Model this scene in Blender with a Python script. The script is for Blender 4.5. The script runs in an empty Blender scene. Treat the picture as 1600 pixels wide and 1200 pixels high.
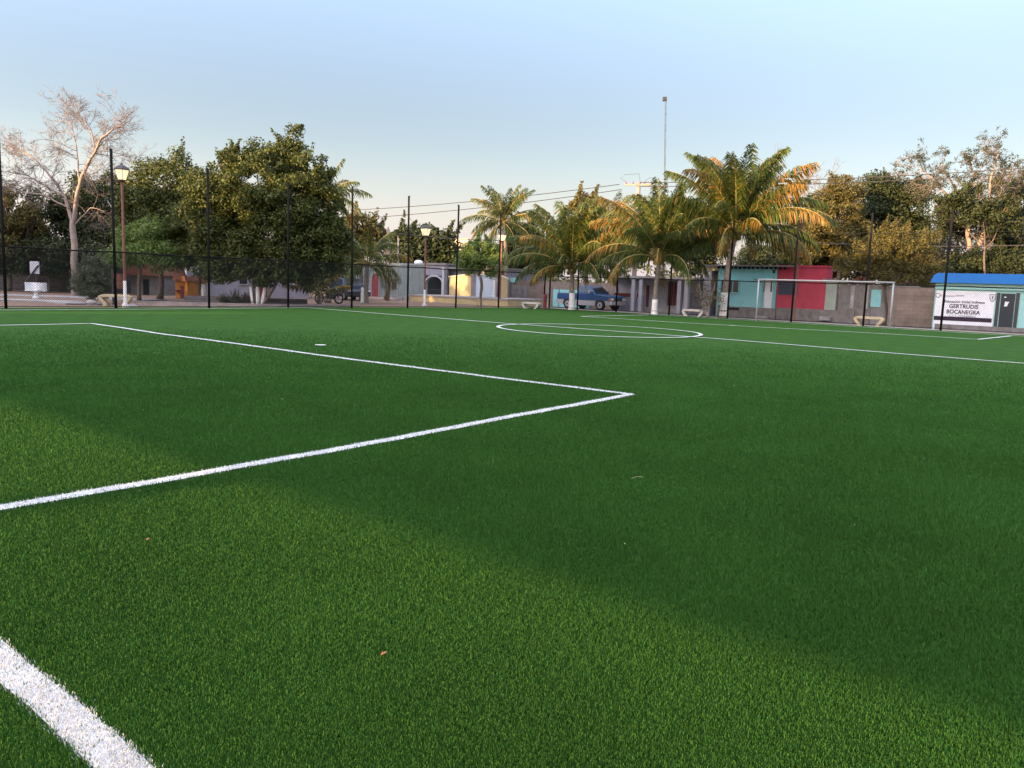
import bpy, math, random
import numpy as np
R = math.radians
SC = bpy.context.scene
COL = SC.collection

# ------------------------------------------------------------------ camera
F, PITCH, ROLL, TH = 1235.6, 0.1258, 0.03368, 0.68194     # focal length (px of a 1600 px frame), tilt, roll, pitch direction
H = 1.3916
cr, sr, cp, sp = math.cos(ROLL), math.sin(ROLL), math.cos(PITCH), math.sin(PITCH)
from mathutils import Matrix, Vector
_right = Vector((cr, sr*sp, sr*cp)); _up = Vector((-sr, cr*sp, cr*cp)); _fw = Vector((0, cp, -sp))
cam = bpy.data.objects.new('camera', bpy.data.cameras.new('camera')); COL.objects.link(cam)
cam.matrix_world = Matrix(((_right.x, _up.x, -_fw.x, 0), (_right.y, _up.y, -_fw.y, 0), (_right.z, _up.z, -_fw.z, H), (0, 0, 0, 1)))
cam.data.sensor_width = 36; cam.data.lens = F/1600*36
cam.data.clip_start = .05; cam.data.clip_end = 2000
SC.camera = cam
# ------------------------------------------------------------------ sky, sun, exposure
SUN_EL = R(8.0); SUN_TRAVEL = (0.77, 0.64)                 # low sun behind the camera's left shoulder
sun_az = math.atan2(-SUN_TRAVEL[0], -SUN_TRAVEL[1])        # clockwise from +Y
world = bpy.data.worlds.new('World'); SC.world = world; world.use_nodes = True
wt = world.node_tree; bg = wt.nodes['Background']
sky = wt.nodes.new('ShaderNodeTexSky'); sky.sky_type = 'NISHITA'; sky.sun_disc = False
sky.sun_elevation = SUN_EL; sky.sun_rotation = sun_az % (2*math.pi)
sky.air_density = 1.0; sky.dust_density = 1.0; sky.ozone_density = 1.0
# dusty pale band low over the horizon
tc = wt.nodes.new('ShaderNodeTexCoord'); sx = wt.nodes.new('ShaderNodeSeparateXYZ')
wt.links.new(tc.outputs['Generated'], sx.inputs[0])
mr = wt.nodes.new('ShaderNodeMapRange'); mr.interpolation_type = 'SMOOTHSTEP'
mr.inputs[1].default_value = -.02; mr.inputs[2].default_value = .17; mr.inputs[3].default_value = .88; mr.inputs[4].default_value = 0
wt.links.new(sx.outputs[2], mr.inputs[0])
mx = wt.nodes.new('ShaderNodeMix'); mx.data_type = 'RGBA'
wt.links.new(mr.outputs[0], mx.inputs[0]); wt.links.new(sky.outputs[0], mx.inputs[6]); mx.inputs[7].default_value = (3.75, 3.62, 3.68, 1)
# added brightness overhead and on the sun side, to light the shaded scene
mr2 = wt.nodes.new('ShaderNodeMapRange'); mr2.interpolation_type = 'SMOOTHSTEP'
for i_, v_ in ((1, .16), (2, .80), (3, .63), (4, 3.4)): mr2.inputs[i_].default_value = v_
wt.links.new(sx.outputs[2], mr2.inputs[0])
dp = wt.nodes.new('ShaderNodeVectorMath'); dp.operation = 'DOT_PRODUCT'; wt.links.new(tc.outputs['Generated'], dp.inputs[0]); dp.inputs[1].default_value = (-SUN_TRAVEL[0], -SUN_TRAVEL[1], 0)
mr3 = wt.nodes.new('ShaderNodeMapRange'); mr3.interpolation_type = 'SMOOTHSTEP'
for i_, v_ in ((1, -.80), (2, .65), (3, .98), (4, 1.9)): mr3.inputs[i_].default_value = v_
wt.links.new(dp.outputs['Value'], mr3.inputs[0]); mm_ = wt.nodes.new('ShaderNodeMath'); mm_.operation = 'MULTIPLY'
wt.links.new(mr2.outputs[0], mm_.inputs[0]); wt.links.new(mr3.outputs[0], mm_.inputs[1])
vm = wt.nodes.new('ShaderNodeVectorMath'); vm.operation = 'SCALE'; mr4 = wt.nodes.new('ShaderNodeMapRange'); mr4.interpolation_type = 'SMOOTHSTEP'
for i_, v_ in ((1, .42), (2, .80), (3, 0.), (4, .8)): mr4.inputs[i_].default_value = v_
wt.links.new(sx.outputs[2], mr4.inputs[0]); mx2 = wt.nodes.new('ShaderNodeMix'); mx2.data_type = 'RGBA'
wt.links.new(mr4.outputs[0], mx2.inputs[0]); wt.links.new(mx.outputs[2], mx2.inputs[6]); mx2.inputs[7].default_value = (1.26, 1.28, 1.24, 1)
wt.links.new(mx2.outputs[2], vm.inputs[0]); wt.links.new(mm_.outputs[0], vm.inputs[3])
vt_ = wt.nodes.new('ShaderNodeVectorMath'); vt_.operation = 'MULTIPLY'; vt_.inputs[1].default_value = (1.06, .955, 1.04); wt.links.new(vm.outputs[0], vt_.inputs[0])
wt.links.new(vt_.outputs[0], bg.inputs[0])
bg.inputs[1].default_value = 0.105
sun = bpy.data.objects.new('sun', bpy.data.lights.new('sun', 'SUN')); COL.objects.link(sun)
sun.data.energy = 4.4; sun.data.angle = R(.5); sun.data.color = (1, .64, .31)
sd = Vector((SUN_TRAVEL[0]*math.cos(SUN_EL), SUN_TRAVEL[1]*math.cos(SUN_EL), -math.sin(SUN_EL)))
sun.rotation_euler = sd.to_track_quat('-Z', 'Y').to_euler()
SC.view_settings.view_transform = 'Standard'; SC.view_settings.look = 'None'
SC.view_settings.exposure = 1.8; SC.view_settings.gamma = 1.0
SC.cycles.max_bounces = 6; SC.cycles.transparent_max_bounces = 6

# ------------------------------------------------------------------ frames of reference
# u runs along the pitch from the near goal to the far goal, v across it; (x, y) is the world
UU = np.array([math.sin(TH), math.cos(TH)]); VV = np.array([-math.cos(TH), math.sin(TH)])
G = -0.12                                                   # ground outside the raised pitch
def W(u, v, z=0.): return (u*UU[0]+v*VV[0], u*UU[1]+v*VV[1], z)
def ray(px, py):
    a = (px-800)/F; b = -(py-600)/F
    a, b = cr*a-sr*b, sr*a+cr*b
    return np.array([a, cp+b*sp, -sp+b*cp])
def at(px, py, Y):
    r = ray(px, py); return r/r[1]*Y+np.array([0, 0, H])
def gx(px, Y, z=G):                                         # ground position at depth Y under picture column px
    py = 470.
    for _ in range(4):
        p = at(px, py, Y); py += (p[2]-z)*F/Y
    return np.array([p[0], Y, z])
def plane(px, py, u):
    r = ray(px, py); s = u/(r[0]*UU[0]+r[1]*UU[1]); p = r*s
    return -(p[0]*VV[0]+p[1]*VV[1]), p[2]+H                  # distance to the right along the plane, height

# ------------------------------------------------------------------ materials
MATS = {}
def mat(name, col, rough=.85, noise=0., scale=8., bump=0., bscale=60., metal=0., island=0., trans=0., spec=.3, col2=None, dirt=0., dcol=(.08,.07,.06)):
    if name in MATS: return MATS[name]
    m = bpy.data.materials.new(name); m.use_nodes = True; t = m.node_tree; N = t.nodes; L = t.links
    b = N['Principled BSDF']; b.inputs['Roughness'].default_value = rough; b.inputs['Metallic'].default_value = metal
    b.inputs['Specular IOR Level'].default_value = spec
    c = N.new('ShaderNodeRGB'); c.outputs[0].default_value = (*col, 1); out = c.outputs[0]
    co = N.new('ShaderNodeTexCoord')
    if col2 or noise:
        nz = N.new('ShaderNodeTexNoise'); nz.inputs['Scale'].default_value = scale; nz.inputs['Detail'].default_value = 5
        L.new(co.outputs['Object'], nz.inputs[0])
        k = N.new('ShaderNodeMapRange'); k.inputs[1].default_value = .32; k.inputs[2].default_value = .68
        L.new(nz.outputs['Fac'], k.inputs[0])
        mm = N.new('ShaderNodeMix'); mm.data_type = 'RGBA'; L.new(k.outputs[0], mm.inputs[0]); L.new(out, mm.inputs[6])
        c2 = col2 or tuple(x*(1-noise) for x in col); mm.inputs[7].default_value = (*c2, 1); out = mm.outputs[2]
    if island:
        g = N.new('ShaderNodeNewGeometry'); hs = N.new('ShaderNodeHueSaturation')
        k = N.new('ShaderNodeMapRange'); k.inputs[3].default_value = 1-island; k.inputs[4].default_value = 1+island
        L.new(g.outputs['Random Per Island'], k.inputs[0]); L.new(k.outputs[0], hs.inputs['Value'])
        k2 = N.new('ShaderNodeMapRange'); k2.inputs[3].default_value = .5-island*.06; k2.inputs[4].default_value = .5+island*.05
        w = N.new('ShaderNodeMath'); w.operation = 'FRACT'; w2 = N.new('ShaderNodeMath'); w2.operation = 'MULTIPLY'; w2.inputs[1].default_value = 7.31
        L.new(g.outputs['Random Per Island'], w2.inputs[0]); L.new(w2.outputs[0], w.inputs[0]); L.new(w.outputs[0], k2.inputs[0]); L.new(k2.outputs[0], hs.inputs['Hue'])
        L.new(out, hs.inputs['Color']); out = hs.outputs[0]
    if dirt:
        nz = N.new('ShaderNodeTexNoise'); nz.inputs['Scale'].default_value = 1.3; nz.inputs['Detail'].default_value = 8; nz.inputs['Roughness'].default_value = .7
        mp = N.new('ShaderNodeMapping'); mp.inputs['Scale'].default_value = (1.6, 1.6, .5); L.new(co.outputs['Object'], mp.inputs[0]); L.new(mp.outputs[0], nz.inputs[0])
        k = N.new('ShaderNodeMapRange'); k.inputs[1].default_value = .5; k.inputs[2].default_value = .72; k.inputs[4].default_value = dirt
        L.new(nz.outputs['Fac'], k.inputs[0]); mm = N.new('ShaderNodeMix'); mm.data_type = 'RGBA'
        L.new(k.outputs[0], mm.inputs[0]); L.new(out, mm.inputs[6]); mm.inputs[7].default_value = (*dcol, 1); out = mm.outputs[2]
    L.new(out, b.inputs['Base Color'])
    if bump:
        nb = N.new('ShaderNodeTexNoise'); nb.inputs['Scale'].default_value = bscale; nb.inputs['Detail'].default_value = 4; L.new(co.outputs['Object'], nb.inputs[0])
        bp = N.new('ShaderNodeBump'); bp.inputs['Strength'].default_value = bump; bp.inputs['Distance'].default_value = .02
        L.new(nb.outputs['Fac'], bp.inputs['Height']); L.new(bp.outputs[0], b.inputs['Normal'])
    if trans:
        tr = N.new('ShaderNodeBsdfTranslucent'); L.new(out, tr.inputs[0]); ms = N.new('ShaderNodeMixShader'); ms.inputs[0].default_value = trans
        L.new(b.outputs[0], ms.inputs[1]); L.new(tr.outputs[0], ms.inputs[2]); L.new(ms.outputs[0], N['Material Output'].inputs[0])
    MATS[name] = m; return m
def M(n): return MATS[n]
def brickmat(name, c1, c2, mortar, sx=2.5, bw=.4, bh=.2):
    m = mat(name, c1, .92); t = m.node_tree; N = t.nodes; L = t.links; b = N['Principled BSDF']
    co = N.new('ShaderNodeTexCoord'); mp = N.new('ShaderNodeMapping'); mp.inputs['Rotation'].default_value = (R(90), 0, 0)
    L.new(co.outputs['Object'], mp.inputs[0]); br = N.new('ShaderNodeTexBrick'); L.new(mp.outputs[0], br.inputs[0])
    br.inputs['Color1'].default_value = (*c1, 1); br.inputs['Color2'].default_value = (*c2, 1); br.inputs['Mortar'].default_value = (*mortar, 1)
    br.inputs['Scale'].default_value = 1; br.inputs['Brick Width'].default_value = bw; br.inputs['Row Height'].default_value = bh; br.inputs['Mortar Size'].default_value = .012
    nz = N.new('ShaderNodeTexNoise'); nz.inputs['Scale'].default_value = 1.7; nz.inputs['Detail'].default_value = 7; L.new(co.outputs['Object'], nz.inputs[0])
    k = N.new('ShaderNodeMapRange'); k.inputs[1].default_value = .42; k.inputs[2].default_value = .7; k.inputs[4].default_value = .6; L.new(nz.outputs['Fac'], k.inputs[0])
    mm = N.new('ShaderNodeMix'); mm.data_type = 'RGBA'; L.new(k.outputs[0], mm.inputs[0]); L.new(br.outputs[0], mm.inputs[6]); mm.inputs[7].default_value = (*[x*.45 for x in c1], 1)
    L.new(mm.outputs[2], b.inputs['Base Color'])
    return m

mat('turf base', (.036, .098, .0160), .95, spec=.05, noise=.30, scale=2.2, bump=.5, bscale=45)
mat('turf blade', (.045, .132, .020), .6, island=.26, trans=.14, spec=.12, noise=.22, scale=.7)
mat('white blade', (.66, .66, .645), .7, island=.18, trans=.15, noise=.14, scale=5)
mat('white line', (.66, .66, .64), .85, noise=.22, scale=4)
mat('dirt', (.26, .165, .11), .95, col2=(.17, .115, .085), scale=.7, bump=.5, bscale=6)
mat('asphalt', (.15, .14, .135), .92, noise=.3, scale=1.5, bump=.3, bscale=30)
mat('pavement', (.42, .36, .33), .9, noise=.3, scale=2, bump=.2)
mat('pink concrete', (.46, .36, .32), .9, noise=.35, scale=3)
mat('black steel', (.010, .0095, .009), .75, spec=.12)
mat('wire', (.015, .017, .017), .6)
mat('leaf fig', (.076, .094, .021), .55, island=.5, trans=.3)
mat('leaf dark', (.045, .060, .021), .6, island=.5, trans=.25)
mat('leaf olive', (.145, .128, .036), .6, island=.5, trans=.35)
mat('leaf gold', (.112, .098, .027), .6, island=.45, trans=.3)
mat('leaf lime', (0.15, 0.22, 0.055), .6, island=.4, trans=.35)
mat('leaf grey', (0.13, 0.145, 0.085), .7, island=.5, trans=.3)
mat('leaf brown', (0.13, 0.105, 0.065), .8, island=.5, trans=.2)
mat('palm leaf', (.066, .094, .022), .5, island=.5, trans=.3, spec=.2)
mat('palm sunlit', (.25, .145, .026), .5, island=.4, trans=.35)  # orange sunlight on the fronds, put into the leaflet colour
mat('rachis', (.30, .24, .08), .6)
mat('coconut', (.20, .14, .04), .6)
mat('bark', (.16, .12, .09), .95, noise=.5, scale=6, bump=.6, bscale=20)
mat('bark pale', (.33, .26, .215), .9, noise=.3, scale=4, bump=.3, bscale=14)
mat('twig', (.17, .135, .12), .9)
mat('palm bark', (.30, .24, .19), .95, noise=.5, scale=9, bump=.8, bscale=25)
mat('whitewash', (.84, .79, .71), .9, noise=.18, scale=5)
mat('bench', (.62, .50, .30), .85, noise=.2, scale=6)
mat('bench grey', (.58, .52, .44), .88, noise=.25, scale=6)
mat('white paint', (.78, .78, .77), .6, noise=.06, scale=5)
mat('lamp cream', (.85, .72, .48), .4, trans=.35)
mat('rust red', (.24, .10, .07), .7, noise=.3, scale=10)
mat('dark metal', (.05, .045, .045), .5)
mat('goal white', (.34, .34, .34), .5)

# ------------------------------------------------------------------ mesh helpers
class MB:
    def __init__(s): s.v = []; s.f = []; s.m = []; s.n = 0
    def add(s, vs, fs, mi=0):
        s.v.append(np.asarray(vs, float).reshape(-1, 3)); s.f += [tuple(i+s.n for i in f) for f in fs]; s.m += [mi]*len(fs); s.n += len(s.v[-1])
    def box(s, x0, x1, y0, y1, z0, z1, mi=0):
        s.add([(x, y, z) for z in (z0, z1) for y in (y0, y1) for x in (x0, x1)],
              [(0, 2, 3, 1), (4, 5, 7, 6), (0, 1, 5, 4), (2, 6, 7, 3), (0, 4, 6, 2), (1, 3, 7, 5)], mi); return s
    def prism(s, poly, y0, y1, mi=0, inset=0.):
        # polygon in x, z pushed from y0 to y1
        n = len(poly); s.add([(x, y0, z) for x, z in poly]+[(x, y1, z) for x, z in poly],
            [tuple(range(n)), tuple(range(2*n-1, n-1, -1))]+[(i, i+n, (i+1) % n+n, (i+1) % n) for i in range(n)], mi); return s
    def slab(s, poly, z0, z1, mi=0):
        n = len(poly); s.add([(x, y, z0) for x, y in poly]+[(x, y, z1) for x, y in poly],
            [tuple(range(n-1, -1, -1)), tuple(range(n, 2*n))]+[(i, (i+1) % n, (i+1) % n+n, i+n) for i in range(n)], mi); return s
    def tube(s, pts, rad, k=8, mi=0, cap=True):
        pts = np.asarray(pts, float); n = len(pts)
        rad = np.full(n, rad) if np.isscalar(rad) else np.asarray(rad, float)
        tan = np.gradient(pts, axis=0); tan /= np.linalg.norm(tan, axis=1)[:, None]+1e-9
        ref = np.array([0, 0, 1.]) if abs(tan[:, 2]).mean() < .8 else np.array([1., 0, 0])
        a = np.cross(tan, ref); a /= np.linalg.norm(a, axis=1)[:, None]+1e-9; b = np.cross(tan, a)
        th = np.arange(k)*2*math.pi/k
        ring = pts[:, None]+rad[:, None, None]*(np.cos(th)[None, :, None]*a[:, None]+np.sin(th)[None, :, None]*b[:, None])
        fs = [(i*k+j, i*k+(j+1) % k, (i+1)*k+(j+1) % k, (i+1)*k+j) for i in range(n-1) for j in range(k)]
        if cap: fs += [tuple(range(k-1, -1, -1)), tuple((n-1)*k+j for j in range(k))]
        s.add(ring.reshape(-1, 3), fs, mi); return s
    def lathe(s, prof, k=16, mi=0, c=(0, 0)):
        th = np.arange(k)*2*math.pi/k; n = len(prof)
        v = [(c[0]+r*math.cos(t), c[1]+r*math.sin(t), z) for r, z in prof for t in th]
        fs = [(i*k+j, i*k+(j+1) % k, (i+1)*k+(j+1) % k, (i+1)*k+j) for i in range(n-1) for j in range(k)]
        fs += [tuple(range(k-1, -1, -1)), tuple((n-1)*k+j for j in range(k))]
        s.add(v, fs, mi); return s
    def wheel(s, x, z, y0, y1, r, k=20, mi=0):
        th = np.arange(k)*2*math.pi/k
        s.prism([(x+r*math.cos(t), z+r*math.sin(t)) for t in th], y0, y1, mi); return s
    def build(s, name, mats, parent=None, loc=None, rz=0, smooth=False, bevel=0.):
        me = bpy.data.meshes.new(name); v = np.concatenate(s.v)
        me.from_pydata(v.tolist(), [], s.f)
        for m in (mats if isinstance(mats, (list, tuple)) else [mats]): me.materials.append(m)
        if max(s.m): me.polygons.foreach_set('material_index', s.m)
        if smooth: me.polygons.foreach_set('use_smooth', [True]*len(s.f))
        me.update(); o = bpy.data.objects.new(name, me); COL.objects.link(o)
        if parent: o.parent = parent
        if loc is not None: o.location = loc
        o.rotation_euler.z = rz
        if bevel:
            b = o.modifiers.new('bevel', 'BEVEL'); b.width = bevel; b.segments = 2; b.limit_method = 'ANGLE'
        return o
def mesh_np(name, verts, faces, m, parent=None, loc=None, matidx=None):
    k = faces.shape[1]; me = bpy.data.meshes.new(name)
    me.vertices.add(len(verts)); me.vertices.foreach_set('co', np.ascontiguousarray(verts, np.float32).ravel())
    me.loops.add(faces.size); me.loops.foreach_set('vertex_index', np.ascontiguousarray(faces, np.int32).ravel())
    me.polygons.add(len(faces)); me.polygons.foreach_set('loop_start', np.arange(len(faces), dtype=np.int32)*k)
    for x in (m if isinstance(m, (list, tuple)) else [m]): me.materials.append(x)
    if matidx is not None: me.polygons.foreach_set('material_index', np.ascontiguousarray(matidx, np.int32))
    me.update(calc_edges=True); o = bpy.data.objects.new(name, me); COL.objects.link(o)
    if parent: o.parent = parent
    if loc is not None: o.location = loc
    return o
def thing(name, label, cat, loc=(0, 0, 0), rz=0, group=None):
    o = bpy.data.objects.new(name, None); COL.objects.link(o); o.location = loc; o.rotation_euler.z = rz; o.empty_display_size = .2
    return tag(o, label, cat, group)
def tag(o, label, cat, group=None, kind=None):
    o['label'] = label; o['category'] = cat
    if group: o['group'] = group
    if kind: o['kind'] = kind
    return o
def struct(o, kind='structure'): o['kind'] = kind; return o
def copy_tree(o, parent=None):
    c = o.copy(); COL.objects.link(c); c.parent = parent
    for ch in list(o.children): copy_tree(ch, c)
    return c
def box(parent, name, m, x0, x1, y0, y1, z0, z1, bevel=0.): return MB().box(x0, x1, y0, y1, z0, z1).build(name, m, parent, bevel=bevel)
def text(parent, name, body, m, x, y, z, size, align='CENTER', depth=.006, sx=1., bold=0.):
    c = bpy.data.curves.new(name, 'FONT'); c.body = body; c.size = size; c.align_x = align; c.extrude = depth; c.offset = bold; c.resolution_u = 3
    t = bpy.data.objects.new(name, c); COL.objects.link(t); bpy.context.view_layer.update()
    me = bpy.data.meshes.new_from_object(t.evaluated_get(bpy.context.evaluated_depsgraph_get())); bpy.data.objects.remove(t)
    o = bpy.data.objects.new(name, me); COL.objects.link(o); me.materials.clear(); me.materials.append(m)
    o.parent = parent; o.location = (x, y, z); o.rotation_euler = (R(90), 0, 0); o.scale.x = sx
    return o

# ------------------------------------------------------------------ ground
TU0, TU1, TV0, TV1 = -2.2, 38.9, -2.5, 30.6                 # turf rectangle
GND = []
def sheet(name, uvs, z, m):
    mb = MB(); mb.add([W(u, v, z) for u, v in uvs], [tuple(range(len(uvs)))]); return struct(mb.build(name, m))
mb = MB(); mb.add([(-700, -300, G), (700, -300, G), (700, 900, G), (-700, 900, G)], [(0, 1, 2, 3)]); struct(mb.build('ground', M('dirt')))
mb = MB(); mb.slab([W(u, v)[:2] for u, v in ((TU0-.25, TV0-.25), (TU1+.22, TV0-.25), (TU1+.22, TV1+.0), (TU0-.25, TV1+.9))][::-1], G-.2, -.012)
struct(mb.build('pitch_kerb', M('pink concrete')))
tu, tv = [(TU0, TV0), (TU1, TV0), (TU1, TV1-.45), (22, TV1+.3), (TU0, TV1+.3)], 0
sheet('artificial_turf', tu, 0.0, M('turf base'))
sheet('road', [(41.8, -60), (46.2, -60), (46.2, 38.5), (41.8, 38.5)], G+.004, M('asphalt'))
sheet('pavement', [(40.3, -60), (41.7, -60), (41.7, 30), (40.3, 30)], G+.05, M('pink concrete'))

# pitch lines: gently wavering inlaid white turf, as polylines in (u, v)
LINES = [
 ('goal_line', [(.928, -2.2), (.93, 1.5), (.928, 3.2), (.93, 28.75)], .115),
 ('penalty_area_line', [(.93, 5.03), (1.57, 5.02), (2.5, 5.0), (3.84, 5.06), (5.75, 5.14), (7.6, 5.19), (8.95, 5.25), (8.86, 7.19), (8.79, 9.89), (8.82, 13.66), (8.83, 17.47), (9.02, 21.43), (5, 21.2), (.93, 21.1)], .115),
 ('halfway_line', [(20.6, -1.0), (20.94, 2.26), (21.02, 4.94), (21.39, 7.6), (21.62, 9.96), (21.56, 13.87), (21.4, 17.34), (21.62, 22.85), (21.84, 26.22), (22.0, 29.85)], .12),
 ('touchline', [(-1.9, 28.6), (.93, 28.7), (8.9, 28.75), (13.3, 28.95), (17.6, 29.4), (22.0, 29.9)], .12),
 ('penalty_area_line', [(36.6, 20.7), (33, 20.75), (30.2, 20.6), (30.3, 19.5), (30.2, 16.25), (30.71, 11.98), (31.3, 9.72), (31.65, 7.52), (31.65, 4.85), (36.6, 4.48)], .12),
 ('goal_line', [(37.0, 1.0), (37.0, 21.5)], .12),
]
th = np.linspace(0, 2*math.pi, 73)
LINES.append(('centre_circle', [(21.45+3.25*math.cos(t), 13.89+3.21*math.sin(t)) for t in th], .12))
def densify(pts, step=.25):
    out = []
    for a, b in zip(pts[:-1], pts[1:]):
        n = max(1, int(math.dist(a, b)/step)); out += [(a[0]+(b[0]-a[0])*i/n, a[1]+(b[1]-a[1])*i/n) for i in range(n)]
    return np.array(out+[pts[-1]])
rng = np.random.default_rng(4)
def wobble(P, amp=.02):
    k = rng.normal(0, 1, len(P)); k = np.convolve(k, np.ones(9)/3, 'same'); t = np.gradient(P, axis=0); n = np.stack([-t[:, 1], t[:, 0]], 1); n /= np.linalg.norm(n, axis=1)[:, None]+1e-9
    k[0] = k[-1] = 0
    return P+n*(amp*k)[:, None]
LP = []
for name, pts, w in LINES:
    P = wobble(densify(pts), .017); LP.append((name, P, w))
def ribbon(P, w, z, closed=False):
    t = np.gradient(P, axis=0)
    n = np.stack([-t[:, 1], t[:, 0]], 1); n /= np.linalg.norm(n, axis=1)[:, None]+1e-9
    a, b = P+n*w/2, P-n*w/2
    vs = [W(u, v, z) for u, v in a]+[W(u, v, z) for u, v in b]; k = len(P)
    return vs, [(i, i+1, k+i+1, k+i) for i in range(k-1)]
LINEOBJ = []
for i, (name, P, w) in enumerate(LP):
    vs, fs = ribbon(P, w, .012+.002*i); mb = MB(); mb.add(vs, fs); o = struct(mb.build(name, M('white line'))); LINEOBJ.append(o)
SPOTS = [(10.02, 13.2, .115), (30.4, 13.36, .13)]
for (u, v, r) in SPOTS:
    mb = MB(); mb.add([W(u+r*math.cos(t), v+r*math.sin(t), .03) for t in th[:-1:3]], [tuple(range(24))]); struct(mb.build('penalty_spot', M('white line')))

# turf pile: single bent blades, finer near, coarser far
def blades(n, dmin, dmax, seed, half=R(43)):
    r = np.random.default_rng(seed)
    d = dmin*(dmax/dmin)**(r.random(n)**.93); az = r.uniform(-half, half, n)
    x = d*np.sin(az); y = d*np.cos(az); u = x*UU[0]+y*UU[1]; v = x*VV[0]+y*VV[1]
    k = (u > TU0) & (u < TU1) & (v > TV0) & (v < np.where(u < 22, TV1+.3, TV1+.3-(u-22)*.044))
    k &= r.random(n) < np.clip((22-d)/12, 0, 1)
    x, y, d, u, v = x[k], y[k], d[k], u[k], v[k]; n = len(x)
    # which line does it stand in
    white = np.zeros(n, bool); rag = r.normal(0, .009, n)
    for name, P, w in LP:
        lo, hi = P.min(0)-.3, P.max(0)+.3; c = np.where((u > lo[0]) & (u < hi[0]) & (v > lo[1]) & (v < hi[1]))[0]
        if not len(c): continue
        Q = np.stack([u[c], v[c]], 1); best = np.full(len(c), 9.)
        for a, b in zip(P[:-1], P[1:]):
            near = np.where((np.abs(Q-(a+b)/2).max(1) < .45))[0]
            if not len(near): continue
            ab = b-a; q = Q[near]-a; tt = np.clip((q@ab)/(ab@ab), 0, 1); dd = np.linalg.norm(q-tt[:, None]*ab, axis=1); best[near] = np.minimum(best[near], dd)
        white[c[(best+rag[c] < w/2) & (r.random(len(c)) > .05)]] = True
    for (su, sv, rr) in SPOTS: white |= np.hypot(u-su, v-sv) < rr
    s = (d/dmin)**.60
    wd = .0027*s*r.uniform(.7, 1.3, n); ht = np.minimum(.020*(d/dmin)**.14, .026)*r.uniform(.65, 1.15, n)
    dirn = r.uniform(0, 2*math.pi, n); lean = np.abs(r.normal(0, .5, n)); ax = np.stack([np.cos(dirn), np.sin(dirn)], 1)
    ldir = r.normal(0, 1, (n, 2)); ldir += .35*np.array(VV)[None, :]; ldir /= np.linalg.norm(ldir, axis=1)[:, None]
    b0 = np.stack([x, y], 1)
    A = np.c_[b0-ax*wd[:, None]/2, np.zeros(n)]; B = np.c_[b0+ax*wd[:, None]/2, np.zeros(n)]
    tip = np.c_[b0+ldir*(np.sin(lean)*ht)[:, None], np.cos(lean)*ht]
    e = np.c_[ax*wd[:, None]*.22, np.zeros(n)]
    return np.stack([A, B, tip+e, tip-e], 1), white
def blade_mesh(name, V, m): return mesh_np(name, V.reshape(-1, 3), np.arange(4*len(V)).reshape(-1, 4), m)
NB = 1900000
Vb, wh = blades(NB, 1.5, 22, 11)
o = blade_mesh('turf_grass', Vb[~wh], M('turf blade')); tag(o, 'short green artificial grass pile covering the football pitch', 'artificial grass', kind='stuff')
o = blade_mesh('white_turf_fibres', Vb[wh], M('white blade')); tag(o, 'short white artificial grass fibres of the inlaid pitch lines', 'pitch lines', kind='stuff')

# ------------------------------------------------------------------ fences
def fence_run(name, label, p0, p1, posts, hts, rail_z, cables, seed, ww=.003):
    (u0, v0), (u1, v1) = p0, p1
    a = np.array(W(u0, v0)); b = np.array(W(u1, v1)); d = (b-a)[:2]; Ln = np.linalg.norm(d); ang = math.atan2(d[1], d[0])
    root = thing(name, label, 'fence', (a[0], a[1], 0), ang)
    r = random.Random(seed)
    for s, h in zip(posts, hts):
        mb = MB(); lx = r.uniform(-.03, .03); mb.tube([(s, 0, G-.1), (s+lx*.5, 0, h*.5), (s+lx, r.uniform(-.02, .02), h)], .048, 10)
        o = mb.build('post', M('black steel'), root, smooth=True)
        MB().lathe([(.055, h-.02), (.055, h+.015), (.03, h+.04), (.004, h+.05)], 10, c=(s+lx, 0)).build('post_cap', M('black steel'), o)
    # top rail and bottom rail, meeting the posts
    s0, s1 = posts[0], posts[-1]
    xs = np.linspace(s0, s1, 60); zz = rail_z+.012*np.sin(xs*1.7+seed)
    MB().tube(np.c_[xs, xs*0-.0, zz], .026, 8).build('top_rail', M('black steel'), root, smooth=True)
    MB().tube(np.c_[xs, xs*0, xs*0+.07], .014, 6).build('bottom_rail', M('black steel'), root)
    # woven wire: diagonal strands
    mb = MB(); sp_ = .085; hh = rail_z-.07; vs = []; fs = []
    xs = np.arange(s0-hh, s1, sp_)
    for sg in (1, -1):
        for x in xs:
            x0, z0, x1, z1 = x, .07, x+hh, rail_z
            if x0 < s0: z0 += s0-x0; x0 = s0
            if x1 > s1: z1 -= x1-s1; x1 = s1
            if sg < 0: x0, x1 = s0+s1-x0, s0+s1-x1
            y = .004*sg; k = len(vs); w = ww
            for (px, pz) in ((x0, z0), (x1, z1)): vs += [(px-w, y-w, pz+w*sg), (px+w, y-w, pz-w*sg), (px, y+w, pz)]
            fs += [(k, k+1, k+4, k+3), (k+1, k+2, k+5, k+4), (k+2, k, k+3, k+5)]
    mb.add(vs, fs); mb.build('chain_link_mesh', M('wire'), root)
    for z in cables:
        n = 12*len(posts); xs = np.linspace(s0, s1, n); mb = MB(); mb.tube(np.c_[xs, xs*0+.03, z-.03*np.abs(np.sin((xs-s0)*.86))], .007, 5); mb.build('net_cable', M('wire'), root)
    return root
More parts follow.
